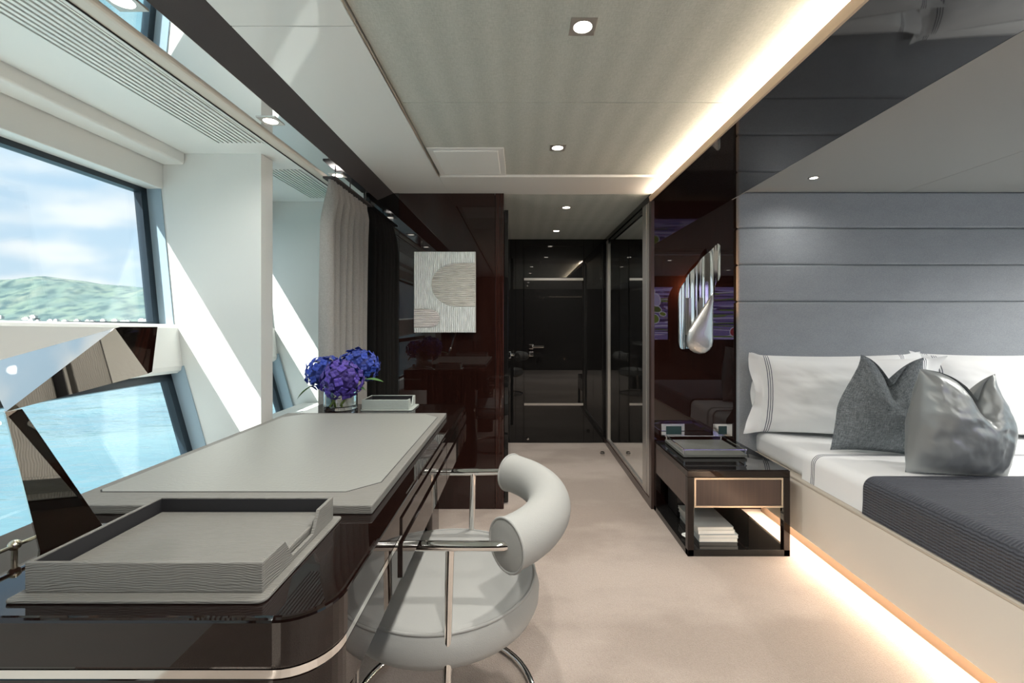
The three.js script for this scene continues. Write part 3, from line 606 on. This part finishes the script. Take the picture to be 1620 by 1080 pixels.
// pillows and cushions
function pillowGeo(w, h, t, o = {}) {                // lies in x-y, bulging to +z and -z
  const nu = 56, nv = 40, pos = [], uv = [], idx = [], fl = o.flange ?? 0;
  for (const side of [1, -1]) {
    const b = pos.length / 3;
    for (let i = 0; i <= nu; i++) for (let j = 0; j <= nv; j++) {
      const u = i / nu * 2 - 1, v = j / nv * 2 - 1;
      const iu = clamp(Math.abs(u) / (1 - 2 * fl / w)), iv = clamp(Math.abs(v) / (1 - (o.flangeV ? 2 * fl / h : 0)));
      const pu = 1 - Math.pow(iu, o.pow ?? 3.2), pv = 1 - Math.pow(iv, o.pow ?? 3.2);
      let z = side * (t / 2 * Math.pow(Math.max(0, pu * pv), o.exp ?? 0.55) + 0.0035 * (1 - Math.pow(Math.max(Math.abs(u), Math.abs(v)), 20)));
      const pinch = o.pinch ?? 0.03;
      let x = u * w / 2 * (1 - pinch * (1 - v * v) * (0.4 + 0.6 * Math.abs(u))), y = v * h / 2 * (1 - pinch * 1.2 * (1 - u * u));
      z += (o.wrinkle ?? 0.004) * fbm(u * 2.6 + (o.s ?? 0), v * 2.6, side * 2, 4) * (1 - Math.pow(Math.abs(u), 8)) * (1 - Math.pow(Math.abs(v), 8)) * 2;
      if (fl) { const e = sstep(1 - 2 * fl / w, 1, Math.abs(u)); z += e * 0.016 * Math.sin(v * 6 + (o.s ?? 0)) + e * 0.014 * nz(v * 5, (o.s ?? 0)); x += e * (0.014 * Math.sin(v * 4 + 1 + (o.s ?? 0)) + 0.012 * v); y += e * 0.012 * v; }
      if (o.chop) { const top = sstep(-0.2, 1, v), c = Math.exp(-Math.pow(Math.abs((u - (o.chopU ?? 0)) / 0.42), o.chopP ?? 1.35)); y -= o.chop * top * c; z += side * -0.35 * t / 2 * top * c * pu; }
      if (o.taperR && u > 0) x *= 1 - o.taperR * sstep(-0.1, 1, v);
      if (o.taper) x *= 1 - o.taper * sstep(o.taperFrom ?? -0.6, 1, v);
      if (o.slump) y -= o.slump * (1 - u * u) * sstep(0, 1, v);
      pos.push(x, y, z); uv.push((u + 1) / 2, (v + 1) / 2);
    }
    for (let i = 0; i < nu; i++) for (let j = 0; j < nv; j++) { const q = b + i * (nv + 1) + j, r = q + nv + 1; side > 0 ? idx.push(q, r, q + 1, q + 1, r, r + 1) : idx.push(q, q + 1, r, q + 1, r + 1, r); }
  }
  const g = new THREE.BufferGeometry(); g.setAttribute('position', new THREE.Float32BufferAttribute(pos, 3)); g.setAttribute('uv', new THREE.Float32BufferAttribute(uv, 2)); g.setIndex(idx); g.computeVertexNormals(); return g;
}
function stripeTex(w, h) {                            // white cotton with a triple navy line sewn inside the flange
  const c = document.createElement('canvas'); c.width = 1024; c.height = Math.round(1024 * h / w); const x = c.getContext('2d'), s = 1024 / w;
  x.fillStyle = 'rgb(236,238,238)'; x.fillRect(0, 0, c.width, c.height);
  x.strokeStyle = 'rgb(52,58,78)'; x.lineWidth = 0.0032 * s;
  for (const d of [0.088, 0.098, 0.108]) { x.beginPath(); for (const X of [d, w - d]) { x.moveTo(X * s, 0); x.lineTo(X * s, c.height); } x.stroke(); }
  const t = new THREE.CanvasTexture(c); t.colorSpace = THREE.SRGBColorSpace; return t;
}
const pillowMat = phys({ map: stripeTex(0.98, 0.47), roughness: 0.75 });
function soft(name, label, cat, geo, mat, pos, rot, group) {
  const m = new THREE.Mesh(geo, mat); m.name = numbered(name); scene.add(m); m.position.set(...pos); m.rotation.set(...rot, 'YXZ'); return tag(m, label, cat, group);
}
{
  const gp = 'white striped pillows';
  const pa = pillowGeo(0.98, 0.47, 0.20, { flange: 0.075, pinch: 0.06, wrinkle: 0.010, s: 1 }), pb = pillowGeo(0.96, 0.47, 0.18, { flange: 0.075, pinch: 0.055, wrinkle: 0.010, s: 4 });
  soft('pillow', 'white pillow with navy triple line at the table side, front one', 'pillow', pa, pillowMat, [1.855, 0.752, -2.555], [0, -0.28, 0], gp);
  soft('pillow', 'white pillow leaning on the headboard behind the front table-side pillow', 'pillow', pb, pillowMat, [1.885, 0.755, -2.668], [0, -0.10, 0.012], gp);
  soft('pillow', 'white pillow with navy triple line behind the silver cushion, front one', 'pillow', pa, pillowMat, [2.865, 0.752, -2.555], [0, -0.28, 0], gp);
  soft('pillow', 'white pillow leaning on the headboard at the far side of the bed', 'pillow', pb, pillowMat, [2.855, 0.760, -2.668], [0, -0.10, 0], gp);
  const ca = pillowGeo(0.45, 0.51, 0.19, { pinch: 0.05, chop: 0.125, chopU: 0.02, taper: 0.40, taperFrom: -0.2, wrinkle: 0.010, s: 3, pow: 2.2, exp: 0.75 });
  soft('linen_cushion', 'mid grey linen cushion with a dented top', 'cushion', uvmKeep(ca), M.linen, [1.825, 0.768, -2.205], [0.12, -0.20, -0.04]);
  const cb = pillowGeo(0.40, 0.46, 0.23, { pinch: 0.01, chop: 0.12, chopU: 0.25, chopP: 1.2, taperR: 0.30, taper: 0.14, taperFrom: -0.2, wrinkle: 0.012, s: 8, pow: 2.6, exp: 0.66 });
  soft('satin_cushion', 'silver satin cushion standing in front of the grey linen cushion', 'cushion', cb, M.satinCloth, [1.885, 0.752, -1.895], [0.06, -0.12, -0.02]);
}
function uvmKeep(g) { const u = g.attributes.uv; for (let i = 0; i < u.count; i++) u.setXY(i, u.getX(i) * 0.5, u.getY(i) * 0.5); return g; }
{ // ---- headboard of horizontal padded channels
  const h = thing('headboard', 'grey upholstered wall-height headboard with horizontal padded channels', 'headboard');
  const ys = [0.30, 1.311, 1.541, 1.771, 1.9965];
  for (let i = 0; i < 4; i++) {
    const g = new RoundedBoxGeometry(2.25, ys[i + 1] - ys[i] - 0.001, 0.032, 6, 0.014); g.translate(1.365 + 1.125, (ys[i] + ys[i + 1]) / 2, ZB + 0.0168);
    put('padded_channel', g, M.heather, h);
  }
}
{ // ---- light under the bed frame
  const t = thing('under_bed_light', 'warm light strip below the bed frame washing the carpet', 'light strip');
  const g = bg(1.468, 1.482, 0.094, 0.099, ZB + 0.06, -0.70); put('tape', g, M.led, t);
  const l = new THREE.RectAreaLight(WARM, UNDERBED, 0.014, 2.0); l.name = 'under_bed_lamp'; l.position.set(1.475, 0.092, -1.73); l.lookAt(1.475, -1, -1.73);
  { const dir = new THREE.Vector3(-0.75, -1, 0).normalize(), y = new THREE.Vector3(0, 0, 1), z = dir.clone().negate(), x = y.clone().cross(z).normalize(); l.quaternion.setFromRotationMatrix(new THREE.Matrix4().makeBasis(x, y, z)); }
  t.add(l);
}
{ // ---- wardrobe with mirrored sliding doors
  const w = thing('wardrobe', 'built-in wardrobe with mirrored sliding door in a bronze frame along the passage', 'wardrobe');
  box('carcass', 0.862, 1.40, 0, CEIL + 0.005, ZD, ZB - 0.085, M.blackGloss, w);
  box('base_board', 0.832, 0.862, 0, 0.05, ZD, ZB - 0.015, M.brownwood, w);
  box('header', 0.832, 0.862, 1.962, CEIL, ZD, ZB - 0.015, M.blackGloss, w);
  box('end_post', 0.832, 0.862, 0.05, 1.962, -2.842, ZB - 0.015, M.brownwood, w);
  const d = box('mirror_door', 0.850, 0.861, 0.052, 1.958, -4.20, -3.01, M.mirror, w);
  box('door_stile', 0.836, 0.861, 0.052, 1.960, -3.01, -2.925, M.satin, d, 0.002);
  box('door_stile', 0.840, 0.861, 0.052, 1.960, -2.922, -2.845, M.satin, d, 0.002);
  box('door_stile', 0.836, 0.861, 0.052, 1.960, -4.27, -4.20, M.satin, d, 0.002);
  box('door_rail', 0.840, 0.861, 1.925, 1.960, -4.20, -3.01, M.blackGloss, d);
  box('door_rail', 0.840, 0.861, 0.052, 0.075, -4.20, -3.01, M.satin, d);
  box('end_panel', 0.832, 0.862, 0.05, 1.962, ZD, -4.275, M.blackGloss, w);
}
{ // ---- door stop on the carpet
  const t = thing('door_stop', 'small chrome door stop on the carpet by the mirrored wardrobe', 'door stop');
  put('peg', rodG([0.735, 0, -3.93], [0.735, 0.032, -3.93], 0.017, 20), M.chrome, t);
  put('buffer', new THREE.TorusGeometry(0.017, 0.004, 10, 24).rotateX(Math.PI / 2).translate(0.735, 0.022, -3.93), M.rubber, t);
}
{ // ---- relief picture on the bulkhead
  const t = thing('relief_artwork', 'silver relief panel of ribbed lines with two rounded shapes on the red wood bulkhead', 'artwork');
  const x0 = -0.661, x1 = -0.277, y0 = 1.117, y1 = 1.623, zf = ZB + 0.030, nx = 300, ny = 380, rc = [], pos = [], uv = [], idx = [], w = x1 - x0, h = y1 - y0;
  box('backing', x0, x1, y0, y1, ZB + 0.001, zf, M.paper, t);
  for (let j = 0; j <= ny; j++) for (let i = 0; i <= nx; i++) {
    const u = i / nx * w, v = (1 - j / ny) * h;        // from the top left, metres
    const dx = u - 0.275, dy = v - 0.208, inBig = (u > 0.27 ? Math.abs(dy) < 0.135 : (dx * dx) / (0.164 * 0.164) + (dy * dy) / (0.135 * 0.135) < 1);
    const ex = u - 0.09, ey = v - 0.417, inSm = (u < 0.09 ? Math.abs(ey) < 0.058 : (ex * ex) / (0.072 * 0.072) + (ey * ey) / (0.058 * 0.058) < 1);
    const wob = 0.0022 * nz(u * 30, v * 30, 1) + 0.0012 * nz(u * 90, v * 90, 3);
    const c = inBig || inSm ? v + wob : u + wob, pitch = inBig ? 0.0118 : inSm ? 0.0118 : 0.0122;
    let z = 0.0075 * Math.pow(Math.abs(Math.sin(c / pitch * Math.PI)), 0.7) + 0.0008 * nz(u * 160, v * 160, 2);
    if (inBig) z += 0.0015; if (inSm) z += 0.001;
    const edge = i === 0 || j === 0 || i === nx || j === ny; if (edge) z = 0;
    if (!edge && !inBig && !inSm) { const q = (u > 0.27 ? Math.abs(dy) / 0.135 : Math.hypot(dx / 0.164, dy / 0.135)), q2 = (u < 0.09 ? Math.abs(ey) / 0.058 : Math.hypot(ex / 0.072, ey / 0.058)); if (q < 1.03 || q2 < 1.06) z = 0.0; }
    pos.push(x0 + u, y0 + h - v, zf + 0.0005 + Math.max(0, z)); uv.push(i / nx, j / ny);
    const pt = 0.62 + 0.35 * (inBig || inSm ? nz(u * 18, v * 160, 5) : nz(u * 160, v * 18, 5)), cc = inBig ? [0.70, 0.69, 0.645] : inSm ? [0.78, 0.75, 0.73] : [0.80, 0.83, 0.80];
    rc.push(...cc.map((c) => c * (0.55 + 0.75 * clamp(pt))));
  }
  for (let j = 0; j < ny; j++) for (let i = 0; i < nx; i++) { const q = j * (nx + 1) + i; idx.push(q, q + 1, q + nx + 1, q + 1, q + nx + 2, q + nx + 1); }
  const g = new THREE.BufferGeometry(); g.setAttribute('position', new THREE.Float32BufferAttribute(pos, 3)); g.setAttribute('uv', new THREE.Float32BufferAttribute(uv, 2)); g.setIndex(idx); g.computeVertexNormals();
  g.setAttribute('color', new THREE.Float32BufferAttribute(rc, 3));
  const m = new THREE.Mesh(g, phys({ vertexColors: true, metalness: 0.45, roughness: 0.35 })); m.name = 'relief'; t.add(m);
}
{ // ---- sculptural wall lamp: polished flutes cut on the slant with a satin drop in front
  const t = thing('wall_lamp', 'sculptural polished metal wall lamp with slanted flutes and satin drop', 'wall lamp');
  const px = (x, k = 0.00388) => (x - 822) * k, py = (y, k = 0.00388) => EYE - (y - 510) * k;
  const zb = ZB + 0.03;
  { // polished concave sheet: a slice of a wide tube, its top edge cut on the slant
    const n = 48, m = 30, pos = [], idx = [];
    for (const side of [0, 1]) for (let i = 0; i <= n; i++) for (let k = 0; k <= m; k++) {
      const u = i / n, c = 2 * u - 1, rnd0 = 9 * Math.pow(1 - Math.min(1, u / 0.10), 2), rnd1 = 10 * Math.pow(Math.max(0, (u - 0.93) / 0.07), 2);
      const yt = mix(461, 381, Math.pow(u, 0.95)) + rnd0 + rnd1 * 0.8, yb = mix(552 - rnd0 * 1.5, 447 - rnd1, sstep(0.76, 0.92, u));
      const deep = zb + 0.004 + 0.075 * c * c + 0.012 * Math.cos(c * 9.4);
      pos.push(px(mix(1072, 1138, u)), py(mix(yb, yt, k / m)), deep - side * 0.003);
    }
    const M2 = (n + 1) * (m + 1), at = (s2, i, k) => s2 * M2 + i * (m + 1) + k;
    for (const s2 of [0, 1]) for (let i = 0; i < n; i++) for (let k = 0; k < m; k++) { const f = [at(s2, i, k), at(s2, i + 1, k), at(s2, i, k + 1), at(s2, i, k + 1), at(s2, i + 1, k), at(s2, i + 1, k + 1)]; idx.push(...(s2 ? f.reverse() : f)); }
    const g = new THREE.BufferGeometry(); g.setAttribute('position', new THREE.Float32BufferAttribute(pos, 3)); g.setIndex(idx); g.computeVertexNormals();
    put('reflector', g, M.chrome, t);
  }
  { // satin drop
    const out = [[1129.5, 462], [1129.5, 540], [1128, 548], [1124, 554], [1117, 558.5], [1108, 560], [1100, 558], [1093, 553.5], [1089, 547], [1087.5, 540], [1088, 531], [1090, 523]];
    const ctr = [1112, 528], pos = [], idx = [], n = out.length, K = 7;
    const pt = (p, s, b) => { const x = mix(ctr[0], p[0], s), y = mix(ctr[1], p[1], s); return [px(x, 0.00383), py(y, 0.00383), zb + 0.074 + b * 0.030 * Math.sqrt(Math.max(0, 1 - s * s))]; };
    const dense = []; for (let i = 0; i < n; i++) for (let k = 0; k < 4; k++) { const a = out[i], b = out[(i + 1) % n]; dense.push([mix(a[0], b[0], k / 4), mix(a[1], b[1], k / 4)]); }
    for (const b of [1, -0.15]) for (let k = 0; k <= K; k++) for (const p of dense) pos.push(...pt(p, Math.sin(k / K * Math.PI / 2), b));
    const m = dense.length; for (const h of [0, 1]) for (let k = 0; k < K; k++) for (let i = 0; i < m; i++) { const q = h * (K + 1) * m + k * m + i, r = h * (K + 1) * m + k * m + (i + 1) % m; const f = [q, q + m, r, r, q + m, r + m]; idx.push(...(h ? f.reverse() : f)); }
    const g = new THREE.BufferGeometry(); g.setAttribute('position', new THREE.Float32BufferAttribute(pos, 3)); g.setIndex(idx); g.computeVertexNormals();
    put('drop_shade', g, phys({ color: lin(0.62, 0.63, 0.62), metalness: 1, roughness: 0.38 }), t);
  }
  box('wall_plate', px(1094), px(1122), py(530), py(470), ZB + 0.0005, zb + 0.004, M.satin, t, 0.004);
  const bulb = put('bulb', new THREE.SphereGeometry(0.008, 12, 8).translate(px(1097), py(456), ZB + 0.016), M.led, t);
  const l = new THREE.PointLight(new THREE.Color().setRGB(1, 0.5, 0.22), 0.3); l.position.set(px(1097), py(456), ZB + 0.016); l.name = 'wall_lamp_light'; t.add(l);
}
{ // ---- socket plates above the bedside table
  for (const [x0, x1, s0, s1, label] of [[0.896, 1.042, 0.925, 1.022, 'wide chrome socket plate on the bulkhead above the bedside table'], [1.222, 1.343, 1.256, 1.308, 'square chrome socket plate on the bulkhead near the headboard']]) {
    const t = thing('socket_plate', label, 'socket');
    box('plate', x0, x1, 0.462, 0.540, ZB + 0.0005, ZB + 0.006, M.chrome, t, 0.001);
    box('insert', s0, s1, 0.474, 0.526, ZB + 0.006, ZB + 0.009, M.socket, t, 0.001);
  }
}
{ // ---- curtain
  const t = thing('curtain', 'grey pleated curtain drawn back at the bulkhead beside the window', 'curtain');
  const nu = 420, nv = 60, pos = [], uv = [], idx = [], Y1 = 1.905, Y0 = 0.03;
  for (let j = 0; j <= nv; j++) for (let i = 0; i <= nu; i++) {
    const u = i / nu, y = mix(Y1, Y0, j / nv), hd = sstep(0.0, 0.10, Y1 - y), low = sstep(0.1, 0.9, Y1 - y);
    
    const K = 7, k = Math.min(K - 1, Math.floor(u * K)), th = (u * K - k - 0.5) * 4.3, wv = 0.8 + 0.35 * nz(k * 1.7, y * 0.5, 2);
    const uc = (k + 0.5) / K, zc = mix(mix(-2.235, -2.765, uc), mix(-2.165, -2.755, uc), sstep(0.02, 0.25, Y1 - y)), pz = mix(0.53, 0.58, sstep(0.02, 0.25, Y1 - y)) / K / 2;
    const x = -0.962 - 0.008 * low + mix(0.012, 0.044 * wv, hd) * Math.cos(th) + (1 - hd) * 0.005 * Math.sin(u * Math.PI * 2 * 42) + 0.006 * hd * nz(k * 3.1, y * 1.4, 4);
    pos.push(x, y, zc - pz * Math.sin(th) * mix(1.0, 0.80, hd)); uv.push(u * 2.2, y);
  }
  for (let j = 0; j < nv; j++) for (let i = 0; i < nu; i++) { const q = j * (nu + 1) + i; idx.push(q, q + nu + 1, q + 1, q + 1, q + nu + 1, q + nu + 2); }
  const mk = (dx) => { const p = pos.slice(); const g = new THREE.BufferGeometry(); g.setAttribute('position', new THREE.Float32BufferAttribute(p, 3)); g.setAttribute('uv', new THREE.Float32BufferAttribute(uv, 2)); g.setIndex(idx); g.computeVertexNormals(); const n = g.attributes.normal, q = g.attributes.position; for (let i = 0; i < q.count; i++) q.setXYZ(i, q.getX(i) + n.getX(i) * dx, q.getY(i), q.getZ(i) + n.getZ(i) * dx); return g; };
  const a = new THREE.Mesh(mk(0.0), M.curtain); a.name = 'fabric'; t.add(a);
  const tape = box('heading_rail', -0.99, -0.925, 1.906, 1.916, -2.78, -2.225, M.darkFab, t);
  for (const z of [-2.3, -2.5, -2.75]) put('hanger', rodG([-0.957, 1.915, z], [-0.957, STRIP, z], 0.003), M.darkFab, t);
}
{ // ---- low white cabinet in the second window bay
  const t = thing('window_cabinet', 'low white cabinet under the narrow window behind the vase', 'cabinet');
  box('body', -1.36, -1.07, 0, 0.655, -2.78, -2.14, M.paint, t, 0.006);
  box('top', -1.37, -1.06, 0.655, 0.675, -2.79, -2.13, M.paint, t, 0.004);
}
// ---- recessed downlights
function downlight(label, x, y, z, power, s = 0.072, group = 'recessed ceiling downlights', round = false) {
  const t = thing('downlight', label, 'downlight', group), h = s / 2, k = s * 0.36;
  const sh = new THREE.Shape(round ? new THREE.Path().absarc(0, 0, h, 0, Math.PI * 2).getPoints(32) : [[-h, -h], [h, -h], [h, h], [-h, h]].map(([a, b]) => new THREE.Vector2(a, b)));
  const ho = new THREE.Path(); ho.absarc(0, 0, k, 0, Math.PI * 2, true); sh.holes.push(ho);
  const g = new THREE.ExtrudeGeometry(sh, { depth: 0.004, bevelEnabled: false, curveSegments: 24 }); g.rotateX(Math.PI / 2); g.translate(x, y + 0.001, z);
  put('bezel', g, M.satin, t);
  put('lens', new THREE.CylinderGeometry(k, k, 0.002, 28).translate(x, y - 0.0002, z), M.lens, t);
  const l = new THREE.SpotLight(LAMP, power, 0, 1.38, 1, 2); l.position.set(x, y - 0.012, z); l.target.position.set(x, y - 1, z); l.castShadow = true; l.name = 'downlight_lamp'; l.shadow.radius = 1.3;
  t.add(l, l.target);
}
{
  const a = 'square recessed downlight in the main fabric ceiling, ';
  downlight(a + 'the one nearest the camera', 0.177, PANEL, -1.239, SPOT * 0.7);
  downlight(a + 'the one near the passage', 0.180, PANEL, -2.097, SPOT * 0.8);
  for (const z of [-0.38, 0.48, 1.34]) downlight(a + 'behind the camera view', 0.178, PANEL, z, SPOT);
  downlight('square downlight in the passage ceiling, nearer one', 0.332, CEIL, -3.14, SPOT * 0.5);
  downlight('square downlight in the passage ceiling, one by the door', 0.327, CEIL, -3.944, SPOT * 0.5);
  downlight('square downlight in the mirror strip above the near window', -0.957, STRIP, -1.064, SPOT * 0.18);
  downlight('square downlight in the mirror strip above the column', -0.957, STRIP, -1.70, SPOT * 0.18);
  downlight('square downlight in the mirror strip above the curtain', -0.957, STRIP, -2.328, SPOT * 0.18);
  downlight('small round downlight in the fabric ceiling above the pillows', 1.66, CEIL, -2.497, SPOT * 0.12, 0.055, 'bed downlights', true);
  for (const [x, z] of [[3.0, -1.5], [3.9, -1.3], [3.9, -2.0]]) downlight('small round downlight above the far side of the bed', x, CEIL, z, SPOT * 1.6, 0.055, 'bed downlights', true);
  for (const [x, z] of [[2.0, 0.3], [3.3, 0.3], [2.0, 1.4], [3.3, 1.4]]) downlight('square downlight in the ceiling beyond the foot of the bed', x, PANEL, z, SPOT * 1.6);
}
// ---- air grilles in the window soffit
function grille(label, z0, z1) {
  const t = thing('air_grille', label, 'air grille', 'linear air grilles'), a = -1.286, b = -1.092, n = 10, p = (b - a) / n;
  box('plenum', a, b, SOFW + 0.045, SOFW + 0.055, z0, z1, phys({ color: lin(0.10, 0.13, 0.14), roughness: 0.7 }), t);
  for (let i = 0; i <= n; i++) { const c = a + p * i; box('slat', Math.max(a, c - 0.0054), Math.min(b, c + 0.0054), SOFW - 0.002, SOFW + 0.016, z0, z1, M.paint, t); }
  box('end_cap', a, b, SOFW - 0.001, SOFW + 0.03, z0, z0 + 0.004, M.paint, t);
}
grille('long white linear air grille above the desk window', -1.886, 1.7);
grille('short white linear air grille beyond the column', -2.72, -2.21);
{ // ---- television on the wall behind the camera, seen mirrored in the bulkhead
  const c = document.createElement('canvas'); c.width = 1024; c.height = 440; const x = c.getContext('2d');
  x.fillStyle = 'rgb(116,104,160)'; x.fillRect(0, 0, 1024, 440);
  const cols = ['rgb(150,140,195)', 'rgb(70,62,112)', 'rgb(186,178,214)', 'rgb(48,44,84)', 'rgb(96,120,60)', 'rgb(120,110,170)'];
  for (let k = 0; k < 90; k++) { x.strokeStyle = cols[Math.floor(rnd() * 6)]; x.lineWidth = 5 + rnd() * 12; x.beginPath(); const y = rnd() * 440, X = rnd() * 1024; x.moveTo(X - 200, y); x.bezierCurveTo(X - 60, y + 60 * (rnd() - 0.5), X + 60, y + 60 * (rnd() - 0.5), X + 220, y + 20 * (rnd() - 0.5)); x.stroke(); }
  for (let k = 0; k < 14; k++) { x.fillStyle = ['rgb(104,128,54)', 'rgb(60,84,160)', 'rgb(74,100,50)', 'rgb(170,164,206)', 'rgb(150,60,70)'][k % 5]; x.beginPath(); x.ellipse(rnd() * 1024, rnd() * 440, 24 + rnd() * 34, 16 + rnd() * 24, rnd() * 3, 0, 7); x.fill(); x.strokeStyle = 'rgb(210,205,230)'; x.lineWidth = 6; x.stroke(); }
  const tx = new THREE.CanvasTexture(c); tx.colorSpace = THREE.SRGBColorSpace;
  const t = thing('television', 'wide wall television showing a violet abstract picture behind the camera', 'television');
  const g = new THREE.PlaneGeometry(2.2, 0.93); g.rotateY(Math.PI); g.translate(3.05, 1.343, REAR - 0.032); const m = new THREE.Mesh(g, phys({ color: lin(0.02, 0.02, 0.02), emissive: lin(1, 1, 1), emissiveMap: tx, emissiveIntensity: 3.2, roughness: 0.3 })); m.name = 'screen'; t.add(m);
  const l = new THREE.RectAreaLight(new THREE.Color().setRGB(0.62, 0.55, 1.0), 0.5, 2.2, 0.93); l.name = 'screen_light'; l.position.set(3.05, 1.343, REAR - 0.04); l.lookAt(3.05, 1.343, 0); l.rotateY(Math.PI); t.add(l);
  box('frame', 1.94, 4.16, 0.87, 1.816, REAR - 0.03, REAR - 0.001, M.blackGloss, t);
}

// ================================================================ OUTSIDE
{ // sea
  const near = new THREE.PlaneGeometry(160, 160, 320, 320); near.rotateX(-Math.PI / 2); near.translate(-82, 0, -40);
  const p = near.attributes.position, col = [];
  const a = lin(0.050, 0.115, 0.145), b = lin(0.105, 0.185, 0.20), f = lin(0.55, 0.60, 0.60);
  for (let i = 0; i < p.count; i++) {
    const x = p.getX(i), z = p.getZ(i), n = fbm(x * 0.16 + 5, z * 0.32, 1, 5);
    p.setY(i, -2.4 + 0.26 * n + 0.09 * fbm(x * 0.8, z * 1.3, 3, 3));
    const w = sstep(0.06, 0.34, fbm(x * 0.35, z * 0.5, 6, 5)) * Math.exp(-Math.pow((x + 4.2 + 0.10 * z) / 2.4, 2));   // wake foam along the hull
    const c = a.clone().lerp(b, clamp(0.5 + n)).lerp(f, clamp(w)); col.push(c.r, c.g, c.b);
  }
  near.setAttribute('color', new THREE.Float32BufferAttribute(col, 3)); near.computeVertexNormals();
  const sea = struct('sea', 'blue-green sea outside the windows');
  const m = put('water_near', near, phys({ vertexColors: true, roughness: 0.12, bumpMap: T.water, bumpScale: 0.10, ior: 1.33 }), sea);
  const far = new THREE.RingGeometry(110, 9000, 96, 6); far.rotateX(-Math.PI / 2); far.translate(-82, -2.55, -40);
  put('water_far', far, phys({ color: lin(0.06, 0.13, 0.155), roughness: 0.2, bumpMap: T.water, bumpScale: 0.35, ior: 1.33 }), sea);
}
{ // hills
  const ridge = [[-6000, 70], [-4200, 150], [-3600, 215], [-2940, 262], [-2800, 266], [-2740, 268], [-2632, 279], [-2470, 260], [-2330, 236], [-2200, 226], [-2060, 212], [-1700, 190], [-1300, 150], [-900, 105], [-500, 50], [0, 10]];
  const rh = (x) => { for (let i = 1; i < ridge.length; i++) if (x <= ridge[i][0]) { const t = (x - ridge[i - 1][0]) / (ridge[i][0] - ridge[i - 1][0]); return mix(ridge[i - 1][1], ridge[i][1], sstep(0, 1, t) * 0.5 + t * 0.5); } return 0; };
  const nx = 460, nzz = 130, pos = [], col = [], idx = [];
  const A = lin(0.055, 0.095, 0.092), B = lin(0.085, 0.125, 0.100), C = lin(0.125, 0.140, 0.115), S = lin(0.026, 0.055, 0.060);
  for (let j = 0; j <= nzz; j++) for (let i = 0; i <= nx; i++) {
    const X = mix(-6000, 0, i / nx), d = j / nzz, Z = -(2250 + 900 * d), xr = X * 2500 / -Z;
    const rise = d < 0.72 ? Math.pow(sstep(0, 0.72, d), 0.85) : 1 - 0.5 * sstep(0.72, 1, d);
    const rough = fbm(X / 320, Z / 260, 1, 5);
    let y = rh(X * 2500 / 2900 * 0.99) * 1.16 * rise * (0.93 + 0.35 * rough * (1 - Math.pow(d / 0.72 > 1 ? 1 : d / 0.72, 3)));
    pos.push(X, -2.5 + y + 14 * Math.max(0, rough) * rise * 0.4, Z);
    const n = fbm(X / 120, Z / 120, 6, 5), c = A.clone().lerp(B, clamp(0.5 + 1.6 * n)).lerp(C, clamp(1.5 * fbm(X / 200, Z / 300, 9, 4) + 0.05)).lerp(S, clamp(0.25 + 3.0 * fbm(X / 70, Z / 50, 12, 4)));
    col.push(c.r, c.g, c.b);
  }
  for (let j = 0; j < nzz; j++) for (let i = 0; i < nx; i++) { const q = j * (nx + 1) + i; idx.push(q, q + 1, q + nx + 1, q + 1, q + nx + 2, q + nx + 1); }
  const g = new THREE.BufferGeometry(); g.setAttribute('position', new THREE.Float32BufferAttribute(pos, 3)); g.setAttribute('color', new THREE.Float32BufferAttribute(col, 3)); g.setIndex(idx); g.computeVertexNormals();
  const h = struct('hill', 'green coastal hills across the water');
  const m = new THREE.Mesh(g, phys({ vertexColors: true, roughness: 1 })); m.name = 'slope'; h.add(m);
  // white waterfront buildings
  const wall = phys({ color: lin(0.5, 0.5, 0.48), roughness: 0.8 });
  for (let k = 0; k < 26; k++) {
    const x = -1900 - 46 * k + 8 * rnd(), z = -2230 - 25 * rnd() - (k > 13 ? 100 * rnd() : 0), w = 14 + 20 * rnd(), hh = k > 13 ? 4 + 5 * rnd() : 5 + 12 * rnd(), y = k > 13 ? 3 + 26 * rnd() : -4;
    const t = thing('waterfront_building', 'tiny white waterfront building at the foot of the distant hill', 'building', 'white buildings along the shore');
    put('block', bg(x, x + w, y, y + hh + 6, z - 14, z), wall, t);
    put('upper_floor', bg(x + w * 0.2, x + w * 0.75, y + hh + 6, y + hh + 11, z - 13, z - 2), wall, t);
  }
}
scene.traverse((o) => { if (o.isMesh) { o.castShadow = true; o.receiveShadow = true; } });
renderer.render(scene, camera);
